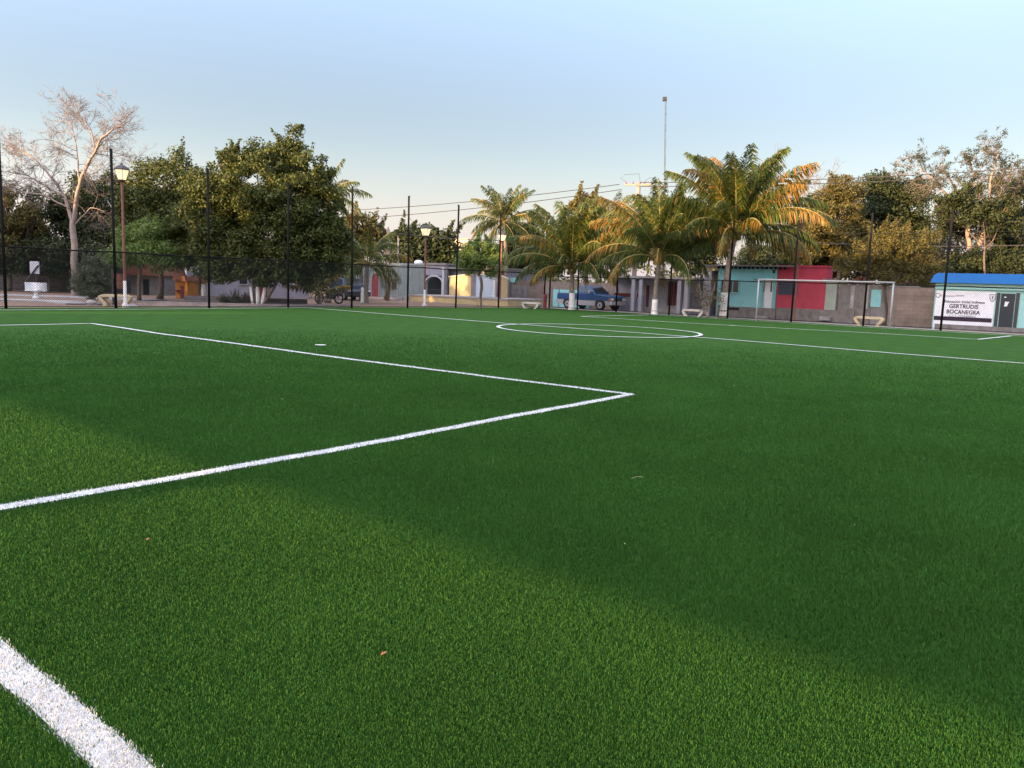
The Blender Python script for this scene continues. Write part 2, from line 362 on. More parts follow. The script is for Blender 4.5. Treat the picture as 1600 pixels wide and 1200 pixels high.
# along the far touchline
pu = [-1.0, 2.6, 6.2, 9.9, 13.5, 17.18, 20.9, 24.4, 27.95, 31.45, 34.95, 39.2]
vfar = lambda u: 30.25 if u < 22 else 30.25-(u-22)*.05
P0, P1 = (-1.0, 30.25), (39.2, 29.5)
L1 = math.dist(P0, P1)
fence_run('pitch_fence', 'black chain link fence with tall posts along the far touchline in front of the park', P0, P1,
          [(u+1.0)/40.2*L1 for u in pu], [5.7, 5.7, 5.7, 5.72, 5.72, 5.5, 5.4, 5.62, 5.55, 5.45, 5.35, 5.3], 2.06, [], 1)
P2, P3 = (39.2, 29.1), (39.2, -12.0); L2 = 41.1
pv = [29.1, 27.0, 24.3, 20.9, 17.5, 14.15, 10.75, 7.48, 4.1, .8, -2.6, -6, -9.4, -12]
fence_run('pitch_fence', 'black chain link fence with tall posts behind the far goal in front of the houses', P2, P3,
          [29.1-v for v in pv], [5.2, 5.2, 5.0, 4.9, 5.0, 4.9, 5.15, 5.2, 5.2, 5.2, 5.2, 5.2, 5.2, 5.2], 1.93, [3.45, 4.3], 2, .0017)

# far goal
g = W(37.0, 12.05, 0); gr = thing('football_goal', 'white tubular goal frame without net on the far goal line', 'goal', g, -TH)
for s in (-1, 1):
    MB().tube([(s*3.0, 0, 0), (s*3.0, 0, 1.96)], .036, 10).build('goal_post', M('goal white'), gr, smooth=True)
    MB().tube([(s*2.96, .05, 1.95), (s*2.96, .55, 1.9), (s*2.96, .85, .03)], .014, 8).build('back_stay', M('goal white'), gr, smooth=True)
MB().tube([(-3.05, 0, 2.0), (3.05, 0, 2.0)], .036, 10).build('crossbar', M('goal white'), gr, smooth=True)

# ------------------------------------------------------------------ plants
def leaf_cloud(rng, cents, rads, per, size, aspect=.5, flat=.75, up=.35):
    # leaf quads scattered round clump centres
    n = len(cents); cnt = np.maximum(3, (per*np.clip(rads/np.median(rads), .15, 1.6)**2).astype(int)); idx = np.repeat(np.arange(n), cnt); N = len(idx)
    d = rng.normal(0, 1, (N, 3)); d /= np.linalg.norm(d, axis=1)[:, None]
    rr = rng.random(N)**.5
    p = cents[idx]+d*(rads[idx]*rr)[:, None]*np.array([1, 1, flat])
    nrm = d*.6+rng.normal(0, .6, (N, 3))+np.array([0, 0, up]); nrm /= np.linalg.norm(nrm, axis=1)[:, None]
    t = np.cross(nrm, rng.normal(0, 1, (N, 3))); t /= np.linalg.norm(t, axis=1)[:, None]; b = np.cross(nrm, t)
    L = size*rng.uniform(.6, 1.35, N); Wd = L*aspect
    droop = nrm*(L*.12)[:, None]
    V = np.stack([p-t*L[:, None]/2-droop, p+b*Wd[:, None]/2, p+t*L[:, None]/2-droop, p-b*Wd[:, None]/2], 1)
    return V
def quads(name, V, m, parent, matidx=None):
    n = len(V); return mesh_np(name, V.reshape(-1, 3), np.arange(4*n).reshape(n, 4), m, parent, matidx=matidx)
def curved(a, b, rng, n=6, amp=.12):
    a, b = np.asarray(a, float), np.asarray(b, float); L = np.linalg.norm(b-a); t = np.linspace(0, 1, n)[:, None]
    off = rng.normal(0, amp*L, 3); off2 = rng.normal(0, amp*.5*L, 3)
    return a+(b-a)*t+off*np.sin(t*math.pi)+off2*np.sin(t*2*math.pi)
def tree(name, label, cat, base, Y, lobes, leaf, clumps=90, per=55, size=.17, crad=.55, tr=.16, white=0., group=None, bark='bark', stems=1, seed=1, aspect=.5, shell=.55, flat=.75, sprays=6):
    rng = np.random.default_rng(seed); b = gx(base, Y); root = thing(name, label, cat, b, 0, group); k = Y/F
    cs = []; rs = []; L = []
    tot = sum(l[2]*l[3] for l in lobes)
    for (px, py, rx, ry) in lobes:
        c = at(px, py, Y)-b; ax, az = rx*k, ry*k; ay = min(ax, az*1.1)*.9; c = c+np.array([0, rng.uniform(-.25, .35)*ax, 0]); L.append((c, ax, ay, az))
        n = max(5, int(clumps*rx*ry/tot)); d = rng.normal(0, 1, (n, 3)); d /= np.linalg.norm(d, axis=1)[:, None]
        q = shell+(1.06-shell)*rng.random(n)**.7
        cs.append(c+d*q[:, None]*np.array([ax, ay, az])); rs.append(crad*rng.uniform(.55, 1.25, n))
        # loose sprays that break the outline
        m = max(1, int(sprays*rx*ry/tot*3)); d = rng.normal(0, 1, (m, 3)); d[:, 2] = np.abs(d[:, 2])*1.2; d /= np.linalg.norm(d, axis=1)[:, None]
        dr = rng.normal(0, .25, (m, 3))+np.array([.12, 0, .55])
        for j in range(7): cs.append(c+d*.95*np.array([ax, ay, az])+dr*j*crad*.34); rs.append(np.full(m, crad*(.50-.055*j)))
    cs = np.concatenate(cs); rs = np.concatenate(rs); kz = cs[:, 2] > .15; cs, rs = cs[kz], rs[kz]
    V = leaf_cloud(rng, cs, rs, per, size, aspect, flat); V = V[V[:, :, 2].min(1) > .03]
    quads('crown', V, M(leaf), root)
    mb = MB(); top = min(l[0][2] for l in L); cx = np.mean([l[0] for l in L], axis=0)
    for s in range(stems):
        o = np.array([(s-(stems-1)/2)*tr*1.5, rng.uniform(-.1, .1), -.05]); e = np.array([cx[0]*.55+(s-(stems-1)/2)*tr*5, 0, max(.6, top*.75)])
        P = curved(o, e, rng, 7, .05); mb.tube(P, np.linspace(tr/stems**.5, tr*.7/stems**.5, 7)*np.r_[1.35, np.ones(6)], 9)
        for j, (c, ax, ay, az) in enumerate(L):
            if j % stems == s: mb.tube(curved(e-np.array([0, 0, .08]), c+np.array([0, 0, az*.3]), rng, 7, .07), np.linspace(tr*.62/stems**.5, .03, 7), 7)
    pick = rng.choice(len(cs), min(len(cs), 45), replace=False)
    for i in pick:
        j = int(np.argmin([np.linalg.norm(cs[i]-l[0]) for l in L])); mb.tube(curved(L[j][0]*[1, 1, 1]-[0, 0, L[j][3]*.25], cs[i], rng, 4, .08), np.linspace(.045, .012, 4), 4, cap=False)
    mb.build('trunk', M(bark), root, smooth=True)
    if white:
        mb = MB()
        for s in range(stems):
            o = np.array([(s-(stems-1)/2)*tr*1.5, 0, -.05])
            mb.tube([o, o+[(s-(stems-1)/2)*tr*1.2, 0, white]], [tr*1.5/stems**.5*.95, tr*1.02/stems**.5], 10)
        mb.build('whitewash_band', M('whitewash'), root, smooth=True)
    return root
def frond(rng, base, az, elev, L, nl, leaflen, droop, wfac=.08):
    # one coconut frond: returns rachis points and leaflet quads
    n = 12; t = np.linspace(0, 1, n); el = elev-droop*t**1.4; ds = L/(n-1)
    h = np.array([math.cos(az), math.sin(az), 0]); pts = [np.array(base, float)]
    for i in range(n-1): pts.append(pts[-1]+ds*(h*math.cos(el[i])+np.array([0, 0, math.sin(el[i])])))
    pts = np.array(pts); side = np.array([-h[1], h[0], 0]); tw = rng.normal(0, .35)
    Q = []
    for sgn in (1, -1):
        tt = np.linspace(.13, .995, nl)+rng.normal(0, .004, nl); tt = np.clip(tt, .1, 1)
        f = tt*(n-1); i = np.minimum(f.astype(int), n-2); w = (f-i)[:, None]; p = pts[i]*(1-w)+pts[i+1]*w
        tg = pts[i+1]-pts[i]; tg /= np.linalg.norm(tg, axis=1)[:, None]
        ln = leaflen*(.35+.95*np.sin(np.pi*np.clip(tt*.88+.08, 0, 1))**.8)*rng.uniform(.8, 1.12, nl)
        up = np.cross(np.tile(side, (nl, 1)), tg)*-1
        out = side*sgn*math.cos(tw*sgn)+up*math.sin(tw*sgn)
        gv = max(0., 1-math.sin(max(elev, 0))); d0 = out*(.58-.05*gv)+tg*(.60+.4*tt[:, None])+np.array([0, 0, -.22-.40*gv])+rng.normal(0, .12, (nl, 3)); d0 /= np.linalg.norm(d0, axis=1)[:, None]
        d1 = d0*.75+np.array([0, 0, -1.])*(.7+.6*gv+rng.random((nl, 1))*.6); d1 /= np.linalg.norm(d1, axis=1)[:, None]
        m = p+d0*ln[:, None]*.5; e = m+d1*ln[:, None]*.55
        wv = tg*(wfac*.5)
        Q.append(np.stack([p-wv*.6, p+wv*.6, m+wv, m-wv], 1)); Q.append(np.stack([m-wv, m+wv, e+wv*.15, e-wv*.15], 1))
    tq = np.linspace(.13, .995, nl); return pts, np.concatenate(Q), np.tile(tq, 4)
def palm(label, base, Y, heart, nf, L, seed, tr=.15, white=0., leaflen=.75, nl=46, gold=.25, low=-.5, high=1.42, coco=5, wfac=.062, group='coconut palms round the pitch', name='coconut_palm', droop=1.35):
    rng = np.random.default_rng(seed); b = gx(base, Y); root = thing(name, label, 'palm tree', b, 0, group)
    hp = at(heart[0], heart[1], Y)-b; n = 16; t = np.linspace(0, 1, n)[:, None]
    P = np.array([0, 0, -.1])+(hp+np.array([0, 0, .1]))*t; P[:, 0] -= hp[0]*.35*np.sin(t[:, 0]*math.pi)
    r = tr*(1.0-.25*t[:, 0])+tr*.55*np.exp(-t[:, 0]*12)
    r = np.repeat(r, 2); PP = np.repeat(P, 2, axis=0); PP[1:-1:2] = (P[:-1]*.15+P[1:]*.85)
    r[1::2] *= 1.0; r[0::2] *= .93
    mb = MB(); mb.tube(PP, r, 10); mb.build('trunk', M('palm bark'), root, smooth=True)
    if white:
        f = np.clip(white/max(hp[2], .1), 0, 1); k = max(2, int(f*n)); pts = np.array([P[0]+(P[-1]-P[0])*0+0*P[0]]); tt = np.linspace(0, f, 5)
        pw = np.stack([np.interp(tt, t[:, 0], P[:, i]) for i in range(3)], 1); rw = tr*(1-.25*tt)+tr*.55*np.exp(-tt*12)+.012
        mb = MB(); mb.tube(pw, rw, 12); mb.build('whitewash_band', M('whitewash'), root, smooth=True)
    QA = []; MI = []; rb = MB(); ga = 2.399963
    for i in range(nf):
        q = i/(nf-1); el = high-(high-low)*q**1.1+rng.normal(0, .07); az = i*ga+rng.normal(0, .15)
        LL = L*(.82+.18*math.sin(math.pi*min(1, q*1.1)))*rng.uniform(.9, 1.08)
        pts, Q, tq = frond(rng, hp+np.array([math.cos(az)*.10, math.sin(az)*.10, -.25*q]), az, el, LL, nl, leaflen, droop*rng.uniform(.75, 1.2)*(.55+.6*q), wfac)
        QA.append(Q); MI.append((rng.random(len(Q)) < (np.clip(tq*1.5-.35, .05, .95)*np.clip(gold, .2, 1) ** .15 if rng.random() < gold*(.25+1.3*q) else .06)).astype(int)); rb.tube(pts, np.linspace(.045, .008, len(pts)), 5)
    o = quads('crown', np.concatenate(QA), [M('palm leaf'), M('palm sunlit')], root, np.concatenate(MI))
    rb.build('frond_stems', M('rachis'), root, smooth=True)
    for j in range(coco):
        a = j*2.4; c = hp+np.array([math.cos(a)*.22, math.sin(a)*.22, -.28-.1*(j % 2)])
        mb = MB(); mb.lathe([(.001, -.15), (.07, -.12), (.105, -.02), (.10, .05), (.05, .12), (.001, .14)], 10); mb.build('coconut', M('coconut'), root, loc=c, smooth=True)
    return root
def bare_tree(name, label, base, Y, limbs, bark, seed, sub=14, L0=1.8, depth=4, r0=.05, leafmat=None, leafn=0, lsize=.18, group=None, up=.15, twig='twig', tw=.012):
    rng = np.random.default_rng(seed); b = gx(base, Y); root = thing(name, label, 'tree', b, 0, group)
    big = MB(); fine = MB(); tips = []
    def grow(p, d, L, r, dep):
        n = 5; pts = [p]; dd = d.copy()
        for i in range(n-1):
            dd = dd+rng.normal(0, .16, 3)+np.array([0, 0, up*.2]); dd /= np.linalg.norm(dd); pts.append(pts[-1]+dd*L/(n-1))
        (big if r > .03 else fine).tube(pts, np.linspace(r, max(r*.55, tw*.5), n), 6 if r > .03 else 3, cap=False)
        if dep <= 0: tips.append(pts[-1]); tips.append(pts[2]); return
        k = rng.integers(2, 5) if depth > 2 else rng.integers(3, 6)
        for j in range(k):
            f = rng.uniform(.3, 1.0); i = min(int(f*(n-1)), n-2); w = f*(n-1)-i; q = pts[i]*(1-w)+pts[i+1]*w
            nd = dd*.8+rng.normal(0, .55, 3)+np.array([0, 0, up]); nd /= np.linalg.norm(nd); grow(q, nd, L*rng.uniform(.5, .75), max(r*.55, tw), dep-1)
        nd = dd+rng.normal(0, .2, 3); nd /= np.linalg.norm(nd); grow(pts[-1], nd, L*.65, max(r*.55, tw), dep-1)
    for (px, ra, rb_, s0, ns, dz) in limbs:
        pts = [at(x, y, Y+d)-b for (x, y), d in zip(px, np.linspace(0, dz, len(px)))]
        if px[0][1] == 'g': pass
        P = np.array(pts); t = np.linspace(0, 1, len(P)); tt = np.linspace(0, 1, 4*len(P)); S = np.stack([np.interp(tt, t, P[:, i]) for i in range(3)], 1)
        S[1:-1] += rng.normal(0, .04, S[1:-1].shape); S[1:-1] = (S[:-2]+2*S[1:-1]+S[2:])/4
        rr = np.linspace(ra, rb_, len(S)); big.tube(S, rr, 9)
        for j in range(ns):
            f = s0+(1-s0)*(j+rng.random())/ns; i = min(int(f*(len(S)-1)), len(S)-2); d = S[i+1]-S[i]; d /= np.linalg.norm(d)
            nd = d*.6+rng.normal(0, .6, 3)*np.array([1, 1, .8])+np.array([0, 0, up]); nd /= np.linalg.norm(nd)
            grow(S[i], nd, L0*rng.uniform(.6, 1.1), min(r0, rr[i]*.6), depth)
    big.build('trunk', M(bark), root, smooth=True); fine.build('branches', M(twig), root)
    if leafn:
        T = np.array(tips); c = T[rng.integers(0, len(T), leafn)]; V = leaf_cloud(rng, c, np.full(len(c), .22), 7, lsize); quads('leaves', V, M(leafmat), root)
    return root

TG = 'leafy trees beyond the fences'
# left: bare silk-cotton tree and the dark trees behind it
bare_tree('bare_tree', 'tall leafless tree with pale pinkish bark left of the street lamp', 118, 45,
  [([(118, 474), (117, 420), (116, 370), (114, 345)], 0.205, 0.152, .95, 0, 0), ([(114, 347), (104, 315), (90, 290), (70, 262), (45, 240), (12, 226)], 0.099, 0.024, .3, 17, 1.5),
   ([(115, 350), (122, 300), (128, 275), (145, 243), (160, 215), (178, 200), (195, 196)], 0.122, 0.024, .3, 20, -1.5), ([(124, 285), (121, 250), (116, 215), (112, 190)], 0.057, 0.020, .25, 13, 1.0),
   ([(100, 308), (70, 290), (40, 272), (5, 268)], 0.053, 0.016, .25, 13, -1.5), ([(150, 235), (140, 200), (120, 172)], 0.046, 0.016, .2, 12, 0), ([(140, 240), (170, 243), (205, 245)], 0.030, 0.012, .3, 7, 1),
   ([(108, 325), (70, 305), (30, 300), (-15, 285)], 0.046, 0.016, .3, 10, 1), ([(116, 352), (140, 325), (165, 330)], 0.038, 0.012, .3, 6, -.5)], 'bark pale', 5, L0=1.05, depth=3, r0=.022, tw=.0072, up=.06)
tree('leafy_tree', 'dark dense tree directly behind the pale leafless tree', 'tree', 95, 53, [(75, 322, 30, 36), (135, 325, 48, 45), (100, 375, 60, 45), (185, 320, 35, 45), (160, 375, 50, 40), (55, 385, 40, 30)], 'leaf dark', 210, 95, .2, .8, seed=2, group=TG)
tree('leafy_tree', 'golden lit tree at the left edge of the picture', 'tree', 12, 50, [(12, 335, 32, 45), (40, 365, 30, 45), (-30, 350, 40, 60), (10, 390, 45, 30)], 'leaf gold', 150, 85, .19, .7, seed=3, group=TG)
tree('leafy_tree', 'narrow topped green tree between the lamp and the big fig', 'tree', 250, 44, [(275, 255, 14, 22), (255, 300, 50, 40), (215, 300, 30, 45), (270, 350, 60, 45), (215, 345, 35, 35), (290, 310, 40, 45), (250, 385, 50, 35)], 'leaf fig', 280, 90, .155, .62, seed=4, group=TG)
tree('leafy_tree', 'low soft green tree just right of the street lamp', 'tree', 218, 41, [(225, 380, 40, 30), (250, 398, 40, 22), (190, 395, 32, 22)], 'leaf lime', 80, 70, .16, .5, tr=.1, seed=6, group=TG, aspect=.35)
tree('fig_tree', 'biggest dark green fig tree with spiky top and whitewashed stems', 'tree', 403, 39,
  [(400, 290, 62, 62), (462, 305, 58, 70), (350, 285, 38, 42), (320, 330, 40, 60), (440, 375, 95, 55), (497, 350, 42, 75), (360, 380, 65, 48), (400, 245, 22, 22), (440, 250, 24, 24), (462, 222, 8, 24), (455, 250, 14, 20), (495, 268, 20, 12), (470, 415, 62, 32), (400, 420, 75, 25), (340, 410, 40, 28), (520, 385, 26, 45)], 'leaf fig', 700, 95, .15, .52, tr=.13, white=1.0, stems=3, seed=7, sprays=22)
tree('leafy_tree', 'slim green tree with whitewashed trunk left of the fig', 'tree', 318, 42, [(310, 395, 45, 35), (330, 350, 35, 40), (290, 375, 40, 35)], 'leaf fig', 110, 90, .15, .55, tr=.1, white=1.0, seed=8, group=TG)
tree('shrub', 'rounded grey green bush beside the cream bench at left', 'bush', 142, 36, [(142, 432, 26, 32), (130, 450, 22, 18), (155, 452, 20, 18)], 'leaf grey', 70, 70, .10, .3, tr=.04, seed=9, aspect=.3)
# middle
tree('leafy_tree', 'round dark tree behind the second street lamp', 'tree', 660, 76, [(655, 380, 32, 26), (630, 388, 22, 22), (690, 388, 28, 24), (660, 405, 50, 18)], 'leaf dark', 120, 55, .34, 1.0, seed=10, group=TG)
tree('leafy_tree', 'yellowish thin tree behind the palm and wooden light pole', 'tree', 565, 58, [(560, 360, 22, 22), (585, 375, 20, 24), (545, 385, 20, 30)], 'leaf olive', 70, 40, .22, .7, seed=11, group=TG)
tree('weeping_tree', 'bright green mop headed tree behind the stage panels', 'tree', 752, 55, [(752, 398, 28, 20), (738, 412, 20, 16), (768, 410, 20, 18), (725, 405, 10, 14)], 'leaf lime', 70, 70, .26, .55, tr=.1, seed=12, aspect=.22, group=TG)
tree('leafy_tree', 'dark tree behind the tall far palm', 'tree', 815, 68, [(815, 380, 30, 28), (840, 395, 28, 30), (800, 405, 25, 20)], 'leaf dark', 80, 50, .3, .9, seed=13, group=TG)
tree('leafy_tree', 'slender tree rising behind the low palm and the utility pole', 'tree', 920, 70, [(918, 318, 14, 16), (905, 330, 12, 20), (930, 345, 20, 20), (920, 375, 40, 30)], 'leaf olive', 80, 50, .3, .8, seed=14, group=TG)
tree('leafy_tree', 'deep green trees mass between the two nearest palms', 'tree', 1070, 62, [(1075, 370, 45, 40), (1040, 350, 35, 40), (1090, 400, 45, 25), (975, 380, 40, 40)], 'leaf dark', 150, 85, .22, .85, seed=15, group=TG)
tree('bush', 'dark rounded bush behind the turquoise house', 'bush', 1205, 57, [(1205, 405, 48, 20), (1175, 412, 30, 14), (1240, 412, 25, 14)], 'leaf dark', 90, 70, .15, .6, tr=.08, seed=16)
# right
tree('leafy_tree', 'golden brown tree behind the crimson house', 'tree', 1310, 56, [(1315, 320, 38, 40), (1300, 350, 42, 45), (1330, 385, 50, 32), (1325, 300, 28, 25), (1300, 395, 45, 25)], 'leaf gold', 220, 95, .17, .65, seed=17, group=TG)
tree('leafy_tree', 'dark tree between the crimson house and the palm fronds', 'tree', 1265, 59, [(1265, 350, 30, 40), (1265, 385, 38, 35), (1290, 395, 40, 30)], 'leaf dark', 110, 90, .2, .75, seed=18, group=TG)
tree('leafy_tree', 'tall dark tree behind the ruined grey house', 'tree', 1385, 60, [(1378, 290, 25, 25), (1395, 315, 42, 35), (1415, 330, 35, 40), (1375, 345, 38, 35), (1420, 300, 22, 20), (1420, 375, 50, 35), (1370, 385, 45, 30)], 'leaf dark', 260, 90, .2, .75, seed=19, group=TG)
tree('leafy_tree', 'airy yellow green tree with forked trunk beside the concrete block wall', 'tree', 1382, 42.5, [(1395, 385, 42, 32), (1430, 395, 38, 32), (1360, 400, 35, 25), (1450, 425, 25, 20), (1400, 425, 45, 18), (1330, 415, 25, 12)], 'leaf olive', 210, 50, .13, .42, tr=.10, stems=2, seed=20, group=TG, aspect=.3, shell=.3, sprays=14)
tree('leafy_tree', 'brownish scrubby tree behind the blue roofed school room', 'tree', 1470, 66, [(1455, 380, 45, 35), (1500, 400, 50, 25), (1560, 390, 50, 35), (1500, 360, 60, 35), (1420, 400, 50, 25), (1590, 400, 40, 30), (1540, 415, 70, 20)], 'leaf brown', 230, 70, .18, .8, seed=21, group=TG)
tree('leafy_tree', 'dark tree at the right edge behind the school room', 'tree', 1590, 56, [(1590, 320, 22, 40), (1600, 370, 30, 50), (1570, 355, 20, 35), (1550, 340, 22, 22), (1500, 345, 30, 22)], 'leaf dark', 130, 75, .19, .65, seed=22, group=TG)
bare_tree('gumbo_limbo_tree', 'tall thinly leaved tree with reddish trunks behind the blue roof', 1525, 55,
  [([(1525, 470), (1520, 420), (1516, 390)], .2, .16, .9, 0, 0), ([(1516, 395), (1512, 360), (1505, 330), (1490, 290), (1470, 255)], .17, .04, .3, 11, 1.5), ([(1518, 400), (1535, 375), (1545, 330), (1548, 280), (1560, 240)], .18, .04, .3, 12, -1.5),
   ([(1512, 370), (1520, 330), (1522, 280), (1515, 245)], .1, .03, .3, 12, 0), ([(1508, 350), (1485, 310), (1455, 275), (1435, 262)], .09, .03, .35, 12, .8), ([(1540, 350), (1565, 300), (1580, 262)], .09, .03, .3, 11, -.8), ([(1530, 385), (1555, 365), (1580, 350)], .08, .03, .3, 6, 1), ([(1508, 350), (1485, 345), (1465, 330)], .07, .03, .3, 6, -1)],
  'bark pale', 23, L0=1.15, depth=3, r0=.024, leafmat='leaf dark', leafn=2200, lsize=.12, tw=.008, up=.05)
tree('leafy_tree', 'leafy dark lower crown mingled with the thin reddish trunked tree', 'tree', 1545, 53, [(1530, 325, 45, 28), (1490, 330, 30, 25), (1565, 345, 28, 25)], 'leaf dark', 70, 40, .19, .5, tr=.08, seed=45, group=TG, shell=.2)
bare_tree('bare_tree', 'distant leafless tree right of the tallest palm', 1240, 82, [([(1240, 470), (1242, 400), (1240, 340)], .2, .14, .9, 0, 0), ([(1240, 345), (1225, 305), (1205, 280)], .1, .03, .2, 9, 1), ([(1240, 345), (1250, 300), (1265, 272)], .1, .03, .2, 9, -1), ([(1240, 335), (1275, 300), (1300, 285)], .08, .03, .3, 7, 0)],
  'twig', 24, L0=1.9, depth=2, r0=.04, tw=.015)
bare_tree('bare_tree', 'distant thin tree with a few leaf tufts left of the tallest palm', 1105, 80, [([(1105, 470), (1108, 400), (1110, 340)], .18, .12, .9, 0, 0), ([(1110, 345), (1105, 305), (1100, 280)], .09, .03, .4, 6, 1), ([(1110, 345), (1125, 310), (1128, 285)], .09, .03, .4, 6, -1)],
  'twig', 25, L0=1.3, depth=1, r0=.04, leafmat='leaf grey', leafn=160, lsize=.3, tw=.015)
bare_tree('shrub', 'leafless spreading shrub in front of the turquoise house corner', 1105, 42, [([(1105, 497), (1104, 470), (1100, 450)], .04, .02, .2, 8, .3), ([(1105, 497), (1112, 465), (1118, 440)], .04, .02, .2, 8, -.3), ([(1105, 495), (1095, 470), (1092, 445)], .035, .02, .2, 7, .2)],
  'bark pale', 26, L0=.7, depth=1, r0=.018, leafmat='leaf olive', leafn=110, lsize=.09, tw=.007)
bare_tree('bare_tree', 'thin grey leafless tree at the far right behind the school room', 1588, 60, [([(1588, 470), (1590, 400), (1592, 340)], .14, .08, .6, 5, 0), ([(1592, 350), (1580, 310), (1575, 280)], .06, .03, .2, 7, 1)], 'twig', 28, L0=1.5, depth=2, r0=.03, leafmat='leaf grey', leafn=120, tw=.013)

tree('bush', 'dark undergrowth behind the ruined grey house', 'bush', 1340, 58, [(1340, 412, 55, 22), (1385, 420, 40, 22), (1300, 412, 30, 18)], 'leaf dark', 110, 60, .2, .65, tr=.07, seed=41)
tree('bush', 'brownish undergrowth behind the concrete block wall', 'bush', 1440, 56, [(1435, 428, 45, 24), (1475, 425, 40, 22)], 'leaf brown', 100, 60, .18, .6, tr=.07, seed=42)
tree('bush', 'dark undergrowth just over the blue school roof', 'bush', 1550, 54, [(1520, 418, 45, 22), (1580, 415, 45, 26)], 'leaf dark', 110, 60, .18, .6, tr=.07, seed=43)
tree('bush', 'dark undergrowth under the pale leafless tree', 'bush', 75, 50, [(70, 400, 55, 22), (150, 405, 50, 20), (20, 405, 40, 22)], 'leaf dark', 120, 60, .18, .6, tr=.07, seed=44)
# palms
palm('tall coconut palm standing farthest back with a full round crown', 790, 60, (787, 343), 34, 3.3, 31, tr=.16, leaflen=.62, nl=40, gold=.12, low=-.65, high=1.5)
palm('low coconut palm with whitewashed foot left of the blue pickup', 893, 47, (893, 416), 36, 4.5, 32, tr=.17, white=1.15, leaflen=.78, nl=76, gold=.3, low=.30, high=1.55, droop=1.45, coco=4)
palm('coconut palm with drooping sunlit orange fronds right of the blue pickup', 1022, 43.5, (1031, 398), 34, 4.4, 33, tr=.15, white=1.0, leaflen=.78, nl=76, gold=.35, low=.2, high=1.55, droop=1.45)
palm('biggest coconut palm with curved trunk in front of the turquoise house', 1130, 42.5, (1150, 360), 44, 5.1, 34, tr=.19, white=1.5, leaflen=.82, nl=104, gold=.4, low=.16, high=1.56, coco=8, droop=1.4)
palm('small coconut palm half hidden between the low palm and the utility pole', 955, 58, (955, 350), 22, 3.0, 35, leaflen=.6, nl=34, gold=.3, low=-.4, high=1.4, coco=0)
palm('short trunked coconut palm beside the dark blue car', 572, 50, (574, 410), 22, 3.0, 36, leaflen=.7, nl=38, gold=.4, low=-.2, high=1.35, droop=1.9, coco=0)
palm('knee high coconut palm coloured sunlit yellow next to the motorcycle', 499, 43, (499, 455), 11, 1.9, 37, tr=.13, leaflen=.42, nl=26, gold=.95, low=.45, high=1.45, coco=0, wfac=.06, droop=1.0)
palm('coconut palm peeking out behind the fig tree', 512, 48, (510, 305), 20, 2.6, 38, leaflen=.55, nl=34, gold=.2, low=-.5, high=1.3, coco=0)
# agaves in the bed under the fig
for i, (px, Y, s) in enumerate(((348, 40.5, .55), (368, 40, .75), (384, 41, .6))):
    rng = np.random.default_rng(60+i); b = gx(px, Y); Q = []
    r = thing('agave', ['small spiky agave, left one in the bed under the fig', 'largest spiky grey agave in the bed under the fig', 'spiky reddish agave closest to the fig stems'][i], 'plant', b, 0, 'agaves in the bed under the fig')
    for j in range(34):
        a = j*2.4; el = 1.45-1.2*(j/33); L = s*rng.uniform(.8, 1.15); h = np.array([math.cos(a), math.sin(a), 0]); d = h*math.cos(el)+np.array([0, 0, math.sin(el)]); sd_ = np.array([-h[1], h[0], 0])*.035
        p = h*.05+np.array([0, 0, .1]); m = p+d*L*.5; e = p+d*L-np.array([0, 0, .08*L]); Q += [[p-sd_, p+sd_, m+sd_, m-sd_], [m-sd_, m+sd_, e+sd_*.1, e-sd_*.1]]
    quads('leaves', np.array(Q), M(['leaf grey', 'leaf grey', 'leaf brown'][i]), r)
    MB().tube([(0, 0, -.05), (0, 0, .14)], [.07, .05], 8).build('stem', M('bark'), r)
# far vegetation closing the horizon
rng = np.random.default_rng(70); n = 620; X = rng.uniform(-110, 120, n); Yb = rng.uniform(98, 112, n); hh = (1.6+1.4*np.abs(np.sin(X*.13)+.5*np.sin(X*.41+1)))*np.where(X < -24, 2.0, np.where(X > 14, 2.0, 1.0))
c = np.stack([X, Yb, G+rng.random(n)*hh], 1); V = leaf_cloud(rng, c, np.full(n, 2.0), 45, .6, .6, .7); V = V[V[:, :, 2].min(1) > G]
o = quads('distant_woods', V, M('leaf dark'), None); tag(o, 'far low belt of trees closing the horizon behind the village', 'woods', kind='stuff')
# ------------------------------------------------------------------ buildings
mat('turquoise', (.27, .60, .60), .8, noise=.12, scale=2, dirt=.25, dcol=(.14, .28, .28))
mat('crimson', (.48, .055, .09), .8, noise=.15, scale=2, dirt=.25, dcol=(.22, .04, .05))
mat('pale green', (.36, .42, .36), .75, noise=.12, scale=3)
mat('plinth grey', (.25, .225, .205), .92, noise=.35, scale=4, dirt=.5)
mat('grey render', (.25, .235, .225), .92, noise=.3, scale=2.5, dirt=.6)
mat('lilac white', (.50, .48, .53), .85, noise=.12, scale=2, dirt=.3)
mat('grey blue', (.19, .23, .23), .88, noise=.2, scale=2, dirt=.4)
mat('slate blue', (.30, .29, .34), .9, noise=.2, scale=2, dirt=.3)
mat('school turquoise', (.34, .62, .57), .8, noise=.08, scale=2, dirt=.15, dcol=(.2, .36, .34))
mat('blue fascia', (.012, .14, .43), .6, noise=.08, scale=3)
mat('mural white', (.80, .80, .81), .7, noise=.06, scale=3)
mat('dark door', (.022, .03, .038), .45)
mat('dark red', (.17, .03, .035), .7, noise=.2, scale=3)
mat('void', (.015, .015, .017), .9)
mat('dark glass', (.02, .028, .035), .15, spec=.6)
mat('navy', (.035, .055, .10), .6, noise=.1)
mat('cream wall', (.60, .46, .24), .88, noise=.12, scale=2, dirt=.3, dcol=(.36, .27, .15))
mat('cream trim', (.74, .63, .42), .85, noise=.12)
